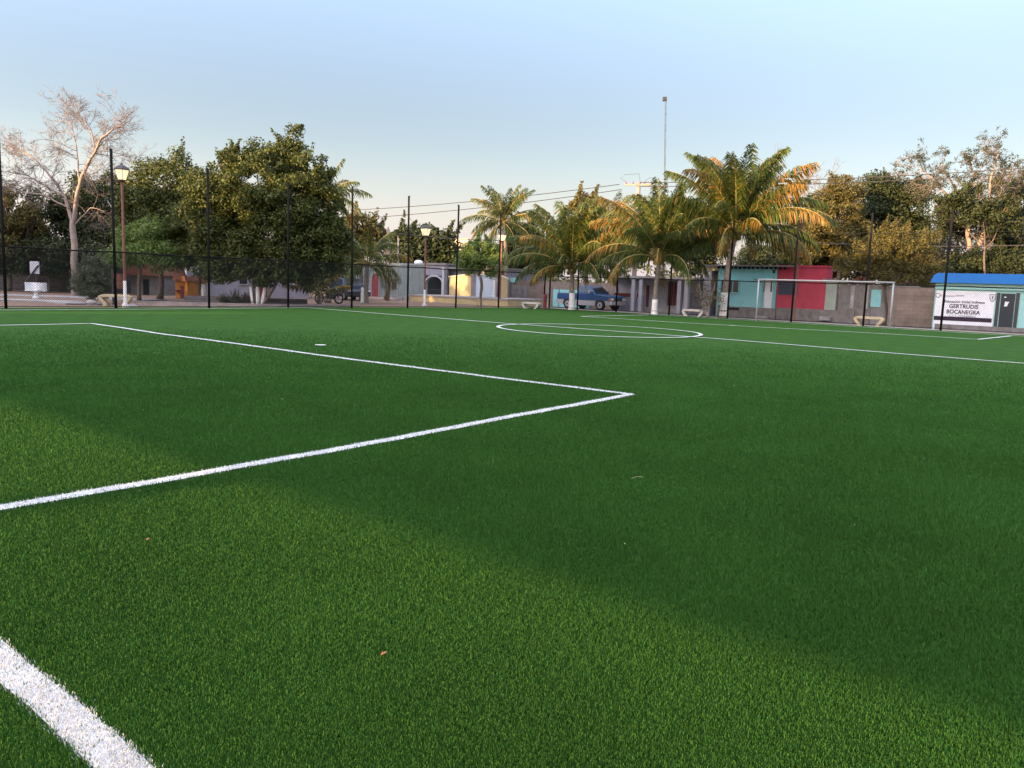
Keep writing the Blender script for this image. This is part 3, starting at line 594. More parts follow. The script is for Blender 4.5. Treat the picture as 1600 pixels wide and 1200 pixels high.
mat('panel blue', (.52, .60, .68), .8, noise=.08)
mat('ink', (.035, .02, .035), .8)
mat('ink grey', (.25, .24, .27), .8)
mat('tile red', (.26, .11, .07), .9, noise=.4, scale=9)
mat('roof grey', (.22, .20, .19), .9, noise=.3)
mat('sun orange', (.46, .19, .04), .9, noise=.35, scale=3)  # sunlight on the hut, put into its wall colour
mat('slab', (.40, .37, .35), .9, noise=.25, scale=3)
brickmat('block wall', (.27, .21, .17), (.23, .18, .145), (.19, .155, .13), bw=.4, bh=.2)
brickmat('rubble', (.17, .15, .145), (.11, .10, .10), (.24, .22, .21), bw=.33, bh=.19)

class House:
    """front wall on a plane across the pitch direction at u; x runs right along the wall, y away from the pitch"""
    def __init__(s, name, label, cat, u, px0, px1, pytop, pyref=470, depth=6., wall=None, group=None, wallname='wall', base=G):
        s.u = u; s.x0, _ = plane(px0, pyref, u); x1, _ = plane(px1, pyref, u); s.w = x1-s.x0
        _, s.h = plane((px0+px1)/2, pytop, u)
        s.root = thing(name, label, cat, W(u, -s.x0, 0), -TH, group); s.root.location.z = base; s.h -= base; s.base = base
        s.d = depth
        if wall: s.wall = box(s.root, wallname, wall, 0, s.w, 0, depth, -.3, s.h)
    def p(s, px, py):
        x, z = plane(px, py, s.u); return x-s.x0, z-s.base
    def r(s, name, m, px0, py0, px1, py1, y0=-.03, y1=.04, parent=None, bevel=0.):
        xa, za = s.p(px0, py1); xb, zb = s.p(px1, py0)
        return box(parent or s.root, name, m, xa, xb, y0, y1, max(za, -.02), zb, bevel)
    def window(s, px0, py0, px1, py1, m='dark glass', frame='white paint', mull=1, y=-.02):
        xa, za = s.p(px0, py1); xb, zb = s.p(px1, py0); f = MB(); t = .045
        f.box(xa-t, xa, y-.04, .02, za-t, zb+t); f.box(xb, xb+t, y-.04, .02, za-t, zb+t); f.box(xa, xb, y-.04, .02, za-t, za); f.box(xa, xb, y-.04, .02, zb, zb+t)
        for k in range(mull): c = xa+(xb-xa)*(k+1)/(mull+1); f.box(c-.02, c+.02, y-.03, .015, za, zb)
        o = f.build('window', M(frame), s.root); box(o, 'pane', M(m), xa, xb, y, .01, za, zb); return o
def arch(parent, name, m, xc, w, z0, zs, rise, t, y0, y1):
    n = 14; th = np.linspace(math.pi, 0, n)
    o = [(xc-w/2-t, z0)]+[(xc+(w/2+t)*math.cos(a), zs+(rise+t)*math.sin(a)) for a in th]+[(xc+w/2+t, z0)]
    i = [(xc-w/2, z0)]+[(xc+(w/2)*math.cos(a), zs+rise*math.sin(a)) for a in th]+[(xc+w/2, z0)]
    mb = MB()
    for k in range(len(o)-1): mb.add([(o[k][0], y0, o[k][1]), (o[k+1][0], y0, o[k+1][1]), (i[k+1][0], y0, i[k+1][1]), (i[k][0], y0, i[k][1]), (o[k][0], y1, o[k][1]), (o[k+1][0], y1, o[k+1][1]), (i[k+1][0], y1, i[k+1][1]), (i[k][0], y1, i[k][1])], [(0, 1, 2, 3), (7, 6, 5, 4), (0, 4, 5, 1), (2, 6, 7, 3), (1, 5, 6, 2), (0, 3, 7, 4)])
    return mb.build(name, m, parent)
def archfill(parent, name, m, xc, w, z0, zs, rise, y0, y1):
    th = np.linspace(0, math.pi, 14)
    return MB().prism([(xc-w/2, z0), (xc+w/2, z0)]+[(xc+w/2*math.cos(a), zs+rise*math.sin(a)) for a in th], y0, y1).build(name, m, parent)

# school room with blue fascia and painted name
s = House('school_room', 'turquoise school room with blue roof edge and white name mural', 'building', 43.3, 1459, 1720, 452, 480, 6.5, M('school turquoise'))
s.r('upper_band', M('school turquoise'), 1462, 438, 1720, 451, -.12, -.003)
xa, za = s.p(1459, 438); xb, zb = s.p(1720, 424)
mb = MB(); mb.add([(xa-.15, -.35, s.h+.25), (s.w+.3, -.35, s.h+.25), (s.w+.3, -.35, s.h+.25+.42), (xa+.12, -.35, s.h+.67)], [(0, 1, 2, 3)])
n0 = s.h+.22
MB().prism([(-.18, n0), (s.w+.3, n0), (s.w+.3, n0+.46), (.12, n0+.46), (-.05, n0+.36)], -.4, s.d+.3).build('roof', M('blue fascia'), s.root)
MB().box(0, s.w, -.003, s.d, s.h, n0).build('lintel_wall', M('school turquoise'), s.root)
mu = s.r('mural', M('mural white'), 1457, 456, 1556, 521, -.025, .02)
s.r('stripe', M('ink'), 1459, 497.6, 1550, 499.8, -.031, -.024, mu)
def mtext(body, px, py, hpx, m, align='CENTER', sx=1., bold=.0):
    x, z = s.p(px, py); k_ = 38.2/F; o = text(mu, 'lettering', body, M(m), x, -.032, z, hpx*1.40*k_, align, .003, 1., bold)
    o.scale.x = sx*k_*1.0/max(1e-3, max(v.co.x for v in o.data.vertices)-min(v.co.x for v in o.data.vertices)); return o
mtext('Educación Inicial Indígena', 1507, 473.6, 3.9, 'ink', sx=55, bold=.003)
mtext('GERTRUDIS', 1505.5, 481.8, 6.2, 'ink', sx=40, bold=.006)
mtext('BOCANEGRA', 1504.5, 490.6, 6.2, 'ink', sx=46, bold=.006)
mtext('C.C.T. 31DIN0005O', 1503.5, 495.4, 3.0, 'ink grey', sx=37, bold=.002)
mtext('Educación', 1481, 463.6, 3.2, 'ink grey', sx=19)
mtext('INDÍGENA', 1500, 463.2, 2.6, 'ink grey', sx=12, bold=.002)
xq, zq = s.p(1466, 461.5); mb = MB(); mb.lathe([(.12, -.003), (.12, .003)], 20); q = mb.build('emblem', M('ink grey'), mu, loc=(xq, -.029, zq)); q.rotation_euler.x = R(90)
mb = MB(); mb.lathe([(.08, -.003), (.08, .006)], 20); q2 = mb.build('emblem_centre', M('mural white'), mu, loc=(xq, -.030, zq)); q2.rotation_euler.x = R(90)
xq, zq = s.p(1551, 465.5)
mb = MB(); mb.prism([(-.12, .17), (.12, .17), (.13, -.02), (.07, -.15), (0, -.2), (-.07, -.15), (-.13, -.02)], -.004, .004); mb.build('crest', M('ink grey'), mu, loc=(xq, -.03, zq))
mb = MB(); mb.prism([(-.085, .135), (.085, .135), (.09, -.01), (.05, -.11), (0, -.15), (-.05, -.11), (-.09, -.01)], -.004, .004); mb.build('crest_field', M('mural white'), mu, loc=(xq, -.034, zq))
mb = MB(); mb.prism([(-.02, .1), (.03, .1), (.045, 0), (.01, -.1), (-.03, -.06), (-.04, .03)], -.004, .004); mb.build('crest_figure', M('ink grey'), mu, loc=(xq, -.038, zq))
d = s.r('door', M('dark door'), 1558, 459, 1587, 521, -.02, .03)
s.r('door_frame', M('dark metal'), 1556.6, 457.6, 1558, 521, -.035, .03); s.r('door_frame', M('dark metal'), 1587, 457.6, 1588.4, 521, -.035, .03)
xa, za = s.p(1569, 479); MB().prism([(0, 0), (.12, .02), (.16, .18), (.2, .22), (.02, .24)], -.03, -.022).build('notice', M('mural white'), d, loc=(xa, 0, za))
s.r('number_plate', M('mural white'), 1569, 463.6, 1573, 465.2, -.03, -.015, d)
s.r('base_course', M('plinth grey'), 1459, 519, 1720, 523, -.045, -.026)

# concrete block wall
w = House('block_wall', 'bare concrete block wall between the school room and the teal windowed wall', 'wall', 45.2, 1388, 1462, 449, 480, .2, M('block wall'))
box(w.root, 'capping', M('grey render'), -.02, w.w*.62, -.04, .24, w.h, w.h+.07)
# teal windowed wall / ruin
w = House('ruined_house', 'weathered grey house with patchy plaster and broken red roof tiles', 'house', 45.5, 1309, 1389, 445, 480, 5, M('grey render'))
s_ = w; w.r('door', M('plinth grey'), 1338, 447, 1350, 483, -.02, .03); w.r('wall_panel', M('turquoise'), 1360, 453, 1378, 479, -.025, .02)
w.r('pilaster', M('slab'), 1327, 446, 1337, 490, -.05, .02); w.r('pilaster', M('slab'), 1352, 446, 1359, 490, -.06, .02); w.r('base_course', M('plinth grey'), 1309, 483, 1360, 505, -.08, .02)
w.r('patch', M('lilac white'), 1330, 462, 1334, 470, -.055, -.02)
rng = np.random.default_rng(80); mb = MB()
for i in range(70):
    x = rng.uniform(.2, w.w*.62); y = rng.uniform(-.1, .8); z = w.h+.02+.45*max(0, 1-abs(x/w.w-.38)/.3)*rng.random(); a = rng.uniform(-.5, .5); th_ = np.linspace(0, math.pi, 5)
    pr = [(x+.09*math.cos(t)*math.cos(a), z+.07*math.sin(t)+.09*math.cos(t)*math.sin(a)) for t in th_]; mb.prism(pr, y, y+.38)
mb.build('roof_tiles', M('tile red'), w.root)
# crimson house
w = House('crimson_house', 'crimson painted house front with navy shuttered window', 'house', 45.4, 1214, 1291, 417, 450, .9, M('crimson'))
w.r('plinth', M('plinth grey'), 1213, 486, 1336, 500, -.10, -.004); o = w.r('window_shutter', M('navy'), 1216, 440, 1247, 460, -.04, .02)
for k in range(1, 4): w.r('slat', M('dark metal'), 1216, 440+5*k-.5, 1247, 440+5*k, -.052, -.038, o)
box(w.root, 'roof_edge', M('crimson'), -.05, w.w+.05, -.06, w.d+.05, w.h, w.h+.08)
w.r('side_door', M('pale green'), 1288, 441, 1309, 486, -.06, .02); w.r('side_lintel', M('grey render'), 1286, 436, 1311, 441, -.08, .02)
for px in (1189, 1288):
    pass
st = w.r('step', M('slab'), 1284, 495, 1300, 500, -.45, -.10)
# turquoise house
w = House('turquoise_house', 'turquoise house front with dark window and white panelled door', 'house', 45.4, 1121, 1213, 417, 450, 6.5, M('turquoise'))
MB().box(-1.0, w.w+1.2, -.35, w.d+.2, w.h+.02, w.h+.09).build('roof', M('roof grey'), w.root)
mb = MB()
for k in range(16): mb.box(k*.27, k*.27+.1, -.2, .0, w.h-.12, w.h+.02)
mb.build('rafter_ends', M('void'), w.root)
w.window(1127, 438, 1155, 456, mull=2, frame='turquoise')
w.r('meter_box', M('dark metal'), 1208.5, 421.5, 1211.5, 427, -.14, -.003)
xm, zm = w.p(1210, 427); MB().tube([(xm, -.05, zm), (xm, -.05, zm-.35), (xm-.5, -.04, zm-.4), (xm-1.2, -.04, zm-.36)], .015, 5).build('conduit', M('dark metal'), w.root)
w.r('base_stain', M('plinth grey'), 1122, 477, 1140, 482, -.006, .0)
d = w.r('door', M('white paint'), 1192, 438, 1208.5, 482, -.045, .03)
for a, b in ((1193, 1196.5), (1204, 1207.5)): w.r('door_glass', M('dark glass'), a, 439, b, 456, -.055, -.04, d)
w.r('door_hood', M('turquoise'), 1190, 434.5, 1211, 436, -.35, .0); w.r('door_frame', M('turquoise'), 1189.5, 437, 1192, 484, -.06, .02); w.r('door_frame', M('turquoise'), 1208.5, 437, 1211, 484, -.06, .02)
w.r('plinth', M('plinth grey'), 1121, 482, 1213, 500, -.10, -.004); w.r('step', M('slab'), 1184, 494, 1202, 500, -.5, -.10); w.r('vent_hole', M('void'), 1138, 481, 1156, 484, -.115, -.09)
# carport and lilac house
w = House('porch_house', 'low lilac white house with columns and dark red doors behind the sunlit orange palm', 'house', 46.2, 960, 1100, 437, 460, 6, M('lilac white'))
MB().box(-.1, w.w+.1, -1.6, w.d, w.h, w.h+.18).build('roof', M('slab'), w.root)
for a in (1007, 1018.5, 1078, 1089): 
    x, _ = w.p(a, 470); box(w.root, 'column', M('lilac white'), x-.12, x+.12, -1.55, -1.31, -.1, w.h)
w.r('lower_band', M('slate blue'), 960, 463, 1008, 486, -.03, .0); w.r('red_band', M('dark red'), 960, 459, 1002, 463, -.045, .0); w.r('door', M('dark red'), 1009, 446, 1015, 481, -.04, .0)
w.window(987, 454, 995, 463, mull=1); g_ = w.r('gate', M('dark red'), 1043, 441, 1068, 477, -.05, .0)
for k in range(1, 5): w.r('gate_bar', M('rust red'), 1043+5*k-.3, 441, 1043+5*k+.3, 477, -.075, -.048, g_)
w.r('lower_band', M('slate blue'), 1076, 459, 1100, 482, -.03, .0); w.r('step', M('slab'), 1000, 483, 1072, 489, -.9, -.05)
w2 = House('carport', 'open carport with cream lintel left of the turquoise house', 'carport', 45.6, 1099, 1122, 415, 450, 5.5)
x1 = w2.w
box(w2.root, 'wall', M('lilac white'), 0, .5, 0, 5.4, -.2, w2.h-.3); box(w2.root, 'rear_wall', M('grey render'), .5, x1, 5.2, 5.4, -.2, w2.h-.3); box(w2.root, 'side_wall', M('plinth grey'), x1-.12, x1-.01, .1, 5.2, -.2, w2.h-.3)
MB().prism([(-.15, w2.h-.55), (.25, w2.h-.3), (x1-.03, w2.h-.3), (x1-.03, w2.h), (.1, w2.h), (-.1, w2.h-.2)], -.1, 5.5).build('lintel', M('cream trim'), w2.root)
# turquoise hoarding, block wall and sign behind low palm
w = House('block_wall', 'dark stained block wall behind the low palm and the stage', 'wall', 47.5, 792, 962, 440, 460, .25, M('block wall'))
w.r('plaster_patch', M('grey render'), 800, 446, 824, 476, -.03, .01)
w.r('signboard', M('turquoise'), 794, 434, 809, 441, -.08, -.02)
w = House('hoarding', 'small turquoise board fence left of the blue pickup', 'hoarding', 46.0, 864, 920, 453, 465, .12, M('turquoise'), wallname='boards')
for k in range(4): x = .5+k*.9; box(w.root, 'batten', M('grey blue'), x, x+.07, -.03, .0, -.1, w.h)
# arch house and grey blue house, further left
w = House('grey_house', 'long grey blue house with arched dark doorway behind the drooping palm', 'house', 47.0, 548, 664, 414, 440, 7, M('grey blue'))
x, z = w.p(587, 440); archfill(w.root, 'door', M('dark red'), x, .95, -.05, 1.55, .48, -.04, .02); arch(w.root, 'door_frame', M('slate blue'), x, .95, -.05, 1.55, .48, .09, -.07, .02)
box(w.root, 'parapet', M('grey blue'), -.1, w.w+.03, -.08, w.d, w.h, w.h+.16)
w.r('window', M('dark glass'), 612, 436, 622, 452, -.03, .02)
x, z = w.p(634, 412)
t_ = thing('water_tank', 'white round water tank on the roof of the grey blue house', 'water tank', w.root.matrix_world @ Vector((0, 0, 0)), 0)
bpy.context.view_layer.update(); p = w.root.matrix_world @ Vector((x, 1.5, w.h+.16)); t_.location = p; t_.scale = (.7, .7, .7)
MB().lathe([(.5, 0), (.52, .1), (.52, .3), (.4, .42), (.18, .48), (.16, .54), (.01, .55)], 16).build('tank', M('white paint'), t_, smooth=True)
MB().lathe([(.2, .5), (.2, .6), (.01, .62)], 12).build('lid', M('dark metal'), t_)
w = House('arched_porch_house', 'grey house with white arched porch behind the second street lamp', 'house', 46.5, 662, 698, 414, 440, 7)
xw = w.w; x, z = w.p(678, 450); half = .95
box(w.root, 'wall', M('grey render'), 0, x-half-.1, 0, .2, -.2, w.h); box(w.root, 'wall', M('grey render'), x+half+.1, xw, 0, .2, -.2, w.h); box(w.root, 'lintel_wall', M('slate blue'), x-half-.1, x+half+.1, .02, .2, 1.98, w.h)
arch(w.root, 'arch_trim', M('lilac white'), x, half*2, -.1, 1.3, .6, .12, -.05, .22); box(w.root, 'rear_wall', M('plinth grey'), 0, xw, 3.0, 3.2, -.2, w.h-.05); box(w.root, 'roof', M('roof grey'), -.05, xw+.05, -.15, 3.4, w.h, w.h+.15)
mb = MB()
for k in range(9): mb.box(x-half+.1+k*.21, x-half+.13+k*.21, .3, .33, 0, .8)
mb.box(x-half, x+half, .29, .34, .8, .85); mb.build('railing', M('dark metal'), w.root)
box(w.root, 'column', M('lilac white'), x+half+.02, x+half+.3, -.12, -.0, -.1, w.h-.2)
w = House('annex', 'plain grey annex with flat roof behind the stage', 'house', 47.2, 698, 794, 421, 440, 5, M('slate blue'))
box(w.root, 'roof', M('roof grey'), -.1, w.w+.1, -.6, w.d, w.h, w.h+.14); w.r('door', M('void'), 699, 436, 704, 470, -.03, .02)
# distant pale block
b = gx(715, 110); r = thing('water_tower', 'pale pinkish concrete block standing far off above the arched house', 'tower', b, 0); k = 110/F
box(r, 'block', M('cream trim'), -1.25, 1.25, 0, 2.2, 5, at(715, 372, 110)[2]-b[2])
for sx_ in (-1, 1):
    for y in (.1, 1.9): box(r, 'leg', M('slab'), sx_*1.05-.15, sx_*1.05+.15, y-.1, y+.1, -.2, 5)

# stage
sx0 = gx(640, 40.5)
st = thing('open_air_stage', 'cream open air stage with low platform and painted back panels', 'stage', W(41.0, 29.6, G), -TH)
# local x to the right along the platform front
def sloc(px, py, u=41.0):
    x, z = plane(px, py, u); return x+29.6, z-G
xa, _ = sloc(640, 480); xb, _ = sloc(793, 480); _, hz = sloc(716, 465.5)
box(st, 'platform', M('cream wall'), xa, xb, 0, 4.6, -.1, hz); box(st, 'floor_slab', M('slab'), xa-.1, xb+.02, -.05, 4.7, hz, hz+.09)
x5, _ = sloc(573, 480)
for k in range(3): box(st, 'step', M('slab'), xa-.95-.42*(2-k), xa-.02 if k == 2 else xa-.95-.42*(1-k)+.0, -.0+.1*k, 4.2-.1*k, -.1, hz*(k+1)/3.4+.02)
box(st, 'kerb_ramp', M('pink concrete'), x5-.4, xa-1.85, .3, 2.6, -.1, .07)
def panel(name, m, px0, px1, t0, t1, y=3.2, th=.14):
    u = 41.0+y; a, _ = sloc(px0, 450, u); c, _ = sloc(px1, 450, u); _, z0 = sloc(px0, t0, u); _, z1 = sloc(px1, t1, u)
    MB().prism([(a, hz+.09), (c, hz+.09), (c, z1), (a, z0)], y, y+th).build(name, m, st)
    mb = MB(); mb.prism([(a-.05, z0-.02), (c+.05, z1-.02), (c+.05, z1+.07), (a-.05, z0+.07)], y-.06, y+th+.06); mb.build('panel_cap', M('cream trim'), st)
panel('back_panel', M('cream wall'), 702, 736, 433, 429); panel('back_panel', M('panel blue'), 744, 752, 429.5, 429, 3.25); panel('back_panel', M('panel blue'), 752, 770, 429, 429.5, 3.35)
panel('back_panel', M('white paint'), 770, 773, 429.5, 430, 3.1); panel('back_panel', M('cream wall'), 781, 792, 431, 436)
u = 41+3.3; a, _ = sloc(736, 450, u); c, _ = sloc(744, 450, u); MB().box(a, c, 3.9, 4.0, hz+.09, 2.3).build('shadow_gap_panel', M('plinth grey'), st)
a, _ = sloc(773, 450, u); c, _ = sloc(781, 450, u); MB().box(a, c, 3.6, 3.7, hz+.09, 2.3).build('door', M('dark red'), st)
# slim dark sapling in front of the stage
bare_tree('sapling', 'thin dark sapling trunk in front of the stage platform', 750, 42.0, [([(750, 484), (751, 462), (751, 430)], .05, .035, .2, 3, 0), ([(750, 482), (746, 474)], .03, .01, .4, 2, 0)], 'bark', 90, L0=.5, depth=1, r0=.015, tw=.006)

# left background
def between(name, label, cat, px0, Y0, px1, Y1, pytop, depth, m, part='wall'):
    a, b = gx(px0, Y0), gx(px1, Y1); d = (b-a)[:2]; r = thing(name, label, cat, a, math.atan2(d[1], d[0])); h = at(px1, pytop, Y1)[2]-G
    box(r, part, m, 0, math.hypot(*d), 0, depth, -.2, h); return r, math.hypot(*d), h
r, L_, h = between('rubble_wall', 'dark rubble stone wall across the back of the park at left', 'wall', -150, 51, 248, 55, 412, .4, M('rubble')); box(r, 'capping', M('roof grey'), -.05, L_+.05, -.04, .44, h, h+.08)
r, L_, h = between('low_house', 'small pinkish grey house behind the rubble wall at the left edge', 'house', -60, 62, 46, 62, 400, 5, M('slab')); box(r, 'roof', M('roof grey'), -.1, L_+.1, -.3, 5, h, h+.12)
b = gx(56, 44.5); r = thing('notice_board', 'pale square board leaning on a post before the rubble wall', 'board', b, -.2)
k = 44.5/F; box(r, 'board', M('lilac white'), -8*k, 8*k, -.03, .03, 33*k, 52*k); MB().tube([(0, .07, -.1), (0, .07, 1.7)], .04, 8).build('post', M('dark metal'), r); MB().tube([(8*k, -.05, 46*k), (-24*k, -.1, 10*k)], .05, 8).build('brace', M('dark metal'), r)
# hut deep in the park, its orange sunlight put into the wall colour
b = gx(284, 47); r = thing('sunlit_hut', 'small red tiled hut under the trees with sunlit orange painted into its walls', 'hut', b, -.35); k = 47/F
box(r, 'wall', M('sun orange'), -12*k, 11*k, 0, 1.6, -.1, 27*k); MB().prism([(-14*k, 27*k), (13*k, 27*k), (10*k, 35*k), (-11*k, 35*k)], -.2, 1.8).build('roof', M('tile red'), r); box(r, 'door', M('dark red'), -2*k, 4*k, -.03, .02, 0, 20*k); box(r, 'shelf', M('dark red'), -11*k, -4*k, -.2, .02, 11*k, 13*k)
b = gx(228, 52); r = thing('low_hut', 'low hut with reddish tiled roof half hidden behind the soft green tree', 'hut', b, -.2); k = 52/F
box(r, 'wall', M('plinth grey'), -26*k, 26*k, 0, 2.2, -.1, 30*k); MB().prism([(-30*k, 30*k), (30*k, 30*k), (24*k, 46*k), (-24*k, 46*k)], -.4, 2.6).build('roof', M('tile red'), r); box(r, 'door', M('void'), -4*k, 6*k, -.03, .02, 0, 24*k)
r, L_, h = between('pale_house', 'grey house half hidden behind the fig tree', 'house', 292, 54, 482, 56, 412, 6, M('slate blue'))
box(r, 'roof', M('roof grey'), -.1, L_+.1, -.4, 6, h, h+.15)
for a in (1.0, 3.4, 6.2): f = box(r, 'window', M('void'), a, a+.5, -.03, .02, .9, 1.7); box(r, 'sill', M('slab'), a-.05, a+.55, -.1, -.0, .82, .88)
box(r, 'door', M('dark red'), 4.6, 5.4, -.03, .02, 0, 1.9)
# paths and kerbs in the park
def strip(name, pts, wd, z, m):
    P = np.array([gx(px, Y)[:2] for px, Y in pts]); t = np.gradient(P, axis=0); n = np.stack([-t[:, 1], t[:, 0]], 1); n /= np.linalg.norm(n, axis=1)[:, None]
    mb = MB(); a, b = P+n*wd/2, P-n*wd/2; k = len(P)
    for z0 in (z,): mb.add([(*q, G-.05) for q in a]+[(*q, z0) for q in a]+[(*q, z0) for q in b]+[(*q, G-.05) for q in b], [f for i in range(k-1) for f in ((i, i+1, k+i+1, k+i), (k+i, k+i+1, 2*k+i+1, 2*k+i), (2*k+i, 2*k+i+1, 3*k+i+1, 3*k+i))])
    return struct(mb.build(name, m))
strip('path', [(-180, 33), (-60, 35), (20, 36.5), (95, 36.5), (135, 34.5)], 1.7, G+.05, M('slab'))
strip('path', [(-180, 40), (-60, 41.5), (40, 42.5), (140, 43), (240, 42)], 2.2, G+.045, M('slab'))
strip('park_kerb', [(210, 37.4), (300, 37.8), (400, 38.6), (480, 40.2), (560, 43.3)], .22, G+.14, M('pink concrete'))
strip('park_kerb', [(200, 35.3), (320, 36.0), (430, 37.2), (520, 39.6)], .2, G+.10, M('pink concrete'))
strip('park_kerb', [(290, 41.0), (345, 40.9), (420, 41.0), (480, 41.4)], .3, G+.36, M('rubble'))

# ------------------------------------------------------------------ benches, chair, lamps
def bench(label, px, Y, rz, m, wd=1.45):
    b = gx(px, Y); r = thing('concrete_bench', label, 'bench', b, rz, 'cast concrete benches round the pitch'); hw = wd/2
    MB().prism([(-hw, .37), (hw, .37), (hw+.06, .43), (hw, .49), (-hw, .49), (-hw-.06, .43)], -.2, .2).build('seat', M(m), r, bevel=.02)
    for s_ in (-1, 1):
        c = [(hw-.02, .46), (hw+.06, .42), (hw+.07, .33), (hw, .22), (hw-.10, .12), (hw-.12, .0), (hw-.12, -.08)]; t = .085
        L = [(x-t, z) for x, z in c]; Rr = [(x+t, z) for x, z in c]
        poly = [(s_*x, z) for x, z in Rr+L[::-1]]
        if s_ < 0: poly = poly[::-1]
        MB().prism(poly, -.17, .17).build('leg', M(m), r, bevel=.02)
    return r
bench('cream concrete bench partly behind the shrub at the left of the park', 181, 34.0, .15, 'bench', 1.0)
bench('greyish concrete bench left of the low whitewashed palm', 830, 46.5, -TH, 'bench grey', .95)
bench('concrete bench with curved legs beside the leafless shrub', 1083, 42.7, -TH, 'bench grey', .95)
bench('yellowish concrete bench seen through the right half of the goal', 1357, 39.6, -TH, 'bench', 1.1)
# white pair chair
b = gx(57, 39.5); r = thing('concrete_chair', 'white S shaped concrete double chair on the park path', 'chair', b, .3); r.scale = (.72, .72, .9)
MB().lathe([(.26, 0), (.26, .06), (.17, .12), (.15, .30), (.22, .36), (.24, .40)], 14).build('pedestal', M('white paint'), r, smooth=False)
box(r, 'seat', M('white paint'), -.62, .62, -.28, .28, .40, .47, .02)
for s_ in (-1, 1):
    a0 = math.pi/2 if s_ > 0 else -math.pi/2; mb = MB(); th_ = np.linspace(-1.7, 1.7, 12)+(-math.pi/2 if s_ > 0 else math.pi/2)
    o = [(s_*.31+.36*math.cos(a), .33*math.sin(a)) for a in th_]; i = [(s_*.31+.30*math.cos(a), .27*math.sin(a)) for a in th_]
    mb.slab((o+i[::-1]), .47, .88); mb.build('backrest', M('white paint'), r)

def lamp(label, px, Y, ytop, white=.9, glow='lamp cream'):
    b = gx(px, Y); r = thing('street_lamp', label, 'street lamp', b, 0, 'lantern street lamps'); h = at(px, ytop, Y)[2]-b[2]
    MB().lathe([(.12, -.05), (.12, .10), (.058, .2), (.052, 1.0), (.05, h-.55), (.045, h-.5)], 10).build('pole', M('rust red'), r, smooth=True)
    if white: MB().lathe([(.127, -.04), (.127, .12), (.066, .22), (.060, white), (.05, white+.005)], 10).build('whitewash_band', M('whitewash'), r, smooth=True)
    q = MB().lathe([(.05, h-.52), (.15, h-.48), (.16, h-.44), (.05, h-.43)], 8).build('collar', M('dark metal'), r)
    k = MB(); k.lathe([(.17, h-.44), (.30, h-.08), (.30, h-.06)], 6); k.build('lantern_glass', M(glow), r)
    MB().lathe([(.34, h-.06), (.34, h-.02), (.2, h+.1), (.06, h+.16), (.03, h+.24), (.005, h+.26)], 6).build('lantern_cap', M('dark metal'), r)
    mb = MB()
    for j in range(6): a = j*math.pi/3; mb.tube([(.175*math.cos(a), .175*math.sin(a), h-.45), (.305*math.cos(a), .305*math.sin(a), h-.06)], .012, 4)
    mb.build('lantern_frame', M('dark metal'), r); return r
lamp('street lamp with reddish pole and cream lantern beside the pale leafless tree', 196, 33.0, 264, 1.1)
lamp('street lamp with cream lantern in front of the arched porch house', 663, 47, 356, 1.0)
lamp('street lamp with pale lantern against the fronds of the biggest palm', 1240, 43.5, 326, 0)
lamp('slim street lamp beside the trunk of the farthest palm', 781, 54, 366, 0)
def glow_lamp():
    m = M('lamp cream'); b = m.node_tree.nodes['Principled BSDF']; b.inputs['Emission Color'].default_value = (1, .78, .45, 1); b.inputs['Emission Strength'].default_value = .4
glow_lamp()
# white post, red post, car-park bollard
def post(name, label, cat, px, Y, h, r_, m, cap):
    b = gx(px, Y); r = thing(name, label, cat, b, 0); MB().lathe([(r_, -.05), (r_, h-.1), (r_*.85, h-.03), (r_*.5, h)], 10).build('post', M(m), r, smooth=False)
    MB().lathe([(r_*1.35, -.02), (r_*1.35, .06), (r_, .08)], 10).build('foot', M(cap), r); return r
post('bollard', 'short white bollard in front of the dark blue car', 'bollard', 566, 49, 1.0, .10, 'whitewash', 'slab')
post('marker_post', 'short red post right of the greyish bench', 'post', 851, 46, 1.0, .10, 'dark red', 'slab')
post('marker_post', 'white wooden post in the planting bed right of the fig stems', 'post', 419, 41.2, 1.1, .06, 'whitewash', 'slab')
b = gx(1195, 45); 
# utility poles, wires, mast
def ins(mb, x, z): mb.lathe([(.04, z), (.06, z+.05), (.03, z+.09), (.05, z+.14), (.01, z+.18)], 8, c=(x, 0))
b = gx(988, 58); U1 = thing('utility_pole', 'concrete utility pole with crossarm and grey transformer drum above the palms', 'utility pole', b, -.25); h1 = at(988, 284, 58)[2]-b[2]; k = 58/F
MB().tube([(0, 0, -.2), (0, 0, h1)], [.2, .13], 12).build('pole', M('bark pale'), U1, smooth=True)
box(U1, 'crossarm', M('bark pale'), -1.0, 1.0, -.20, -.10, h1-.28, h1-.16); box(U1, 'crossarm', M('bark pale'), -.7, .6, -.20, -.10, h1-1.5, h1-1.38)
for x in (-.9, -.4, .4, .9):
    mb = MB(); ins(mb, x, h1-.16); o = mb.build('insulator', M('rust red'), U1); o.location.y = -.15
MB().tube([(-.9, -.15, h1), (-1.3, -.15, h1+.25), (-1.0, -.15, h1+.5), (0, -.15, h1+.55), (.1, -.15, h1)], .012, 4).build('jumper_wire', M('dark metal'), U1)
MB().tube([(.4, -.15, h1), (.8, -.15, h1+.3), (1.2, -.15, h1+.2), (1.3, -.15, h1-.1)], .012, 4).build('jumper_wire', M('dark metal'), U1)
zt = at(979, 353, 58)[2]-b[2]; td = MB().lathe([(.27, zt), (.29, zt+.05), (.29, zt+.82), (.22, zt+.88), (.01, zt+.9)], 16, c=(-.48, -.1)).build('transformer', M('white paint'), U1, smooth=False)
for x in (-.58, -.38): MB().lathe([(.05, zt+.86), (.04, zt+1.1), (.01, zt+1.12)], 8, c=(x, -.1)).build('bushing', M('rust red'), td)
box(U1, 'bracket', M('dark metal'), -.3, -.1, -.15, -.05, zt+.2, zt+.7)
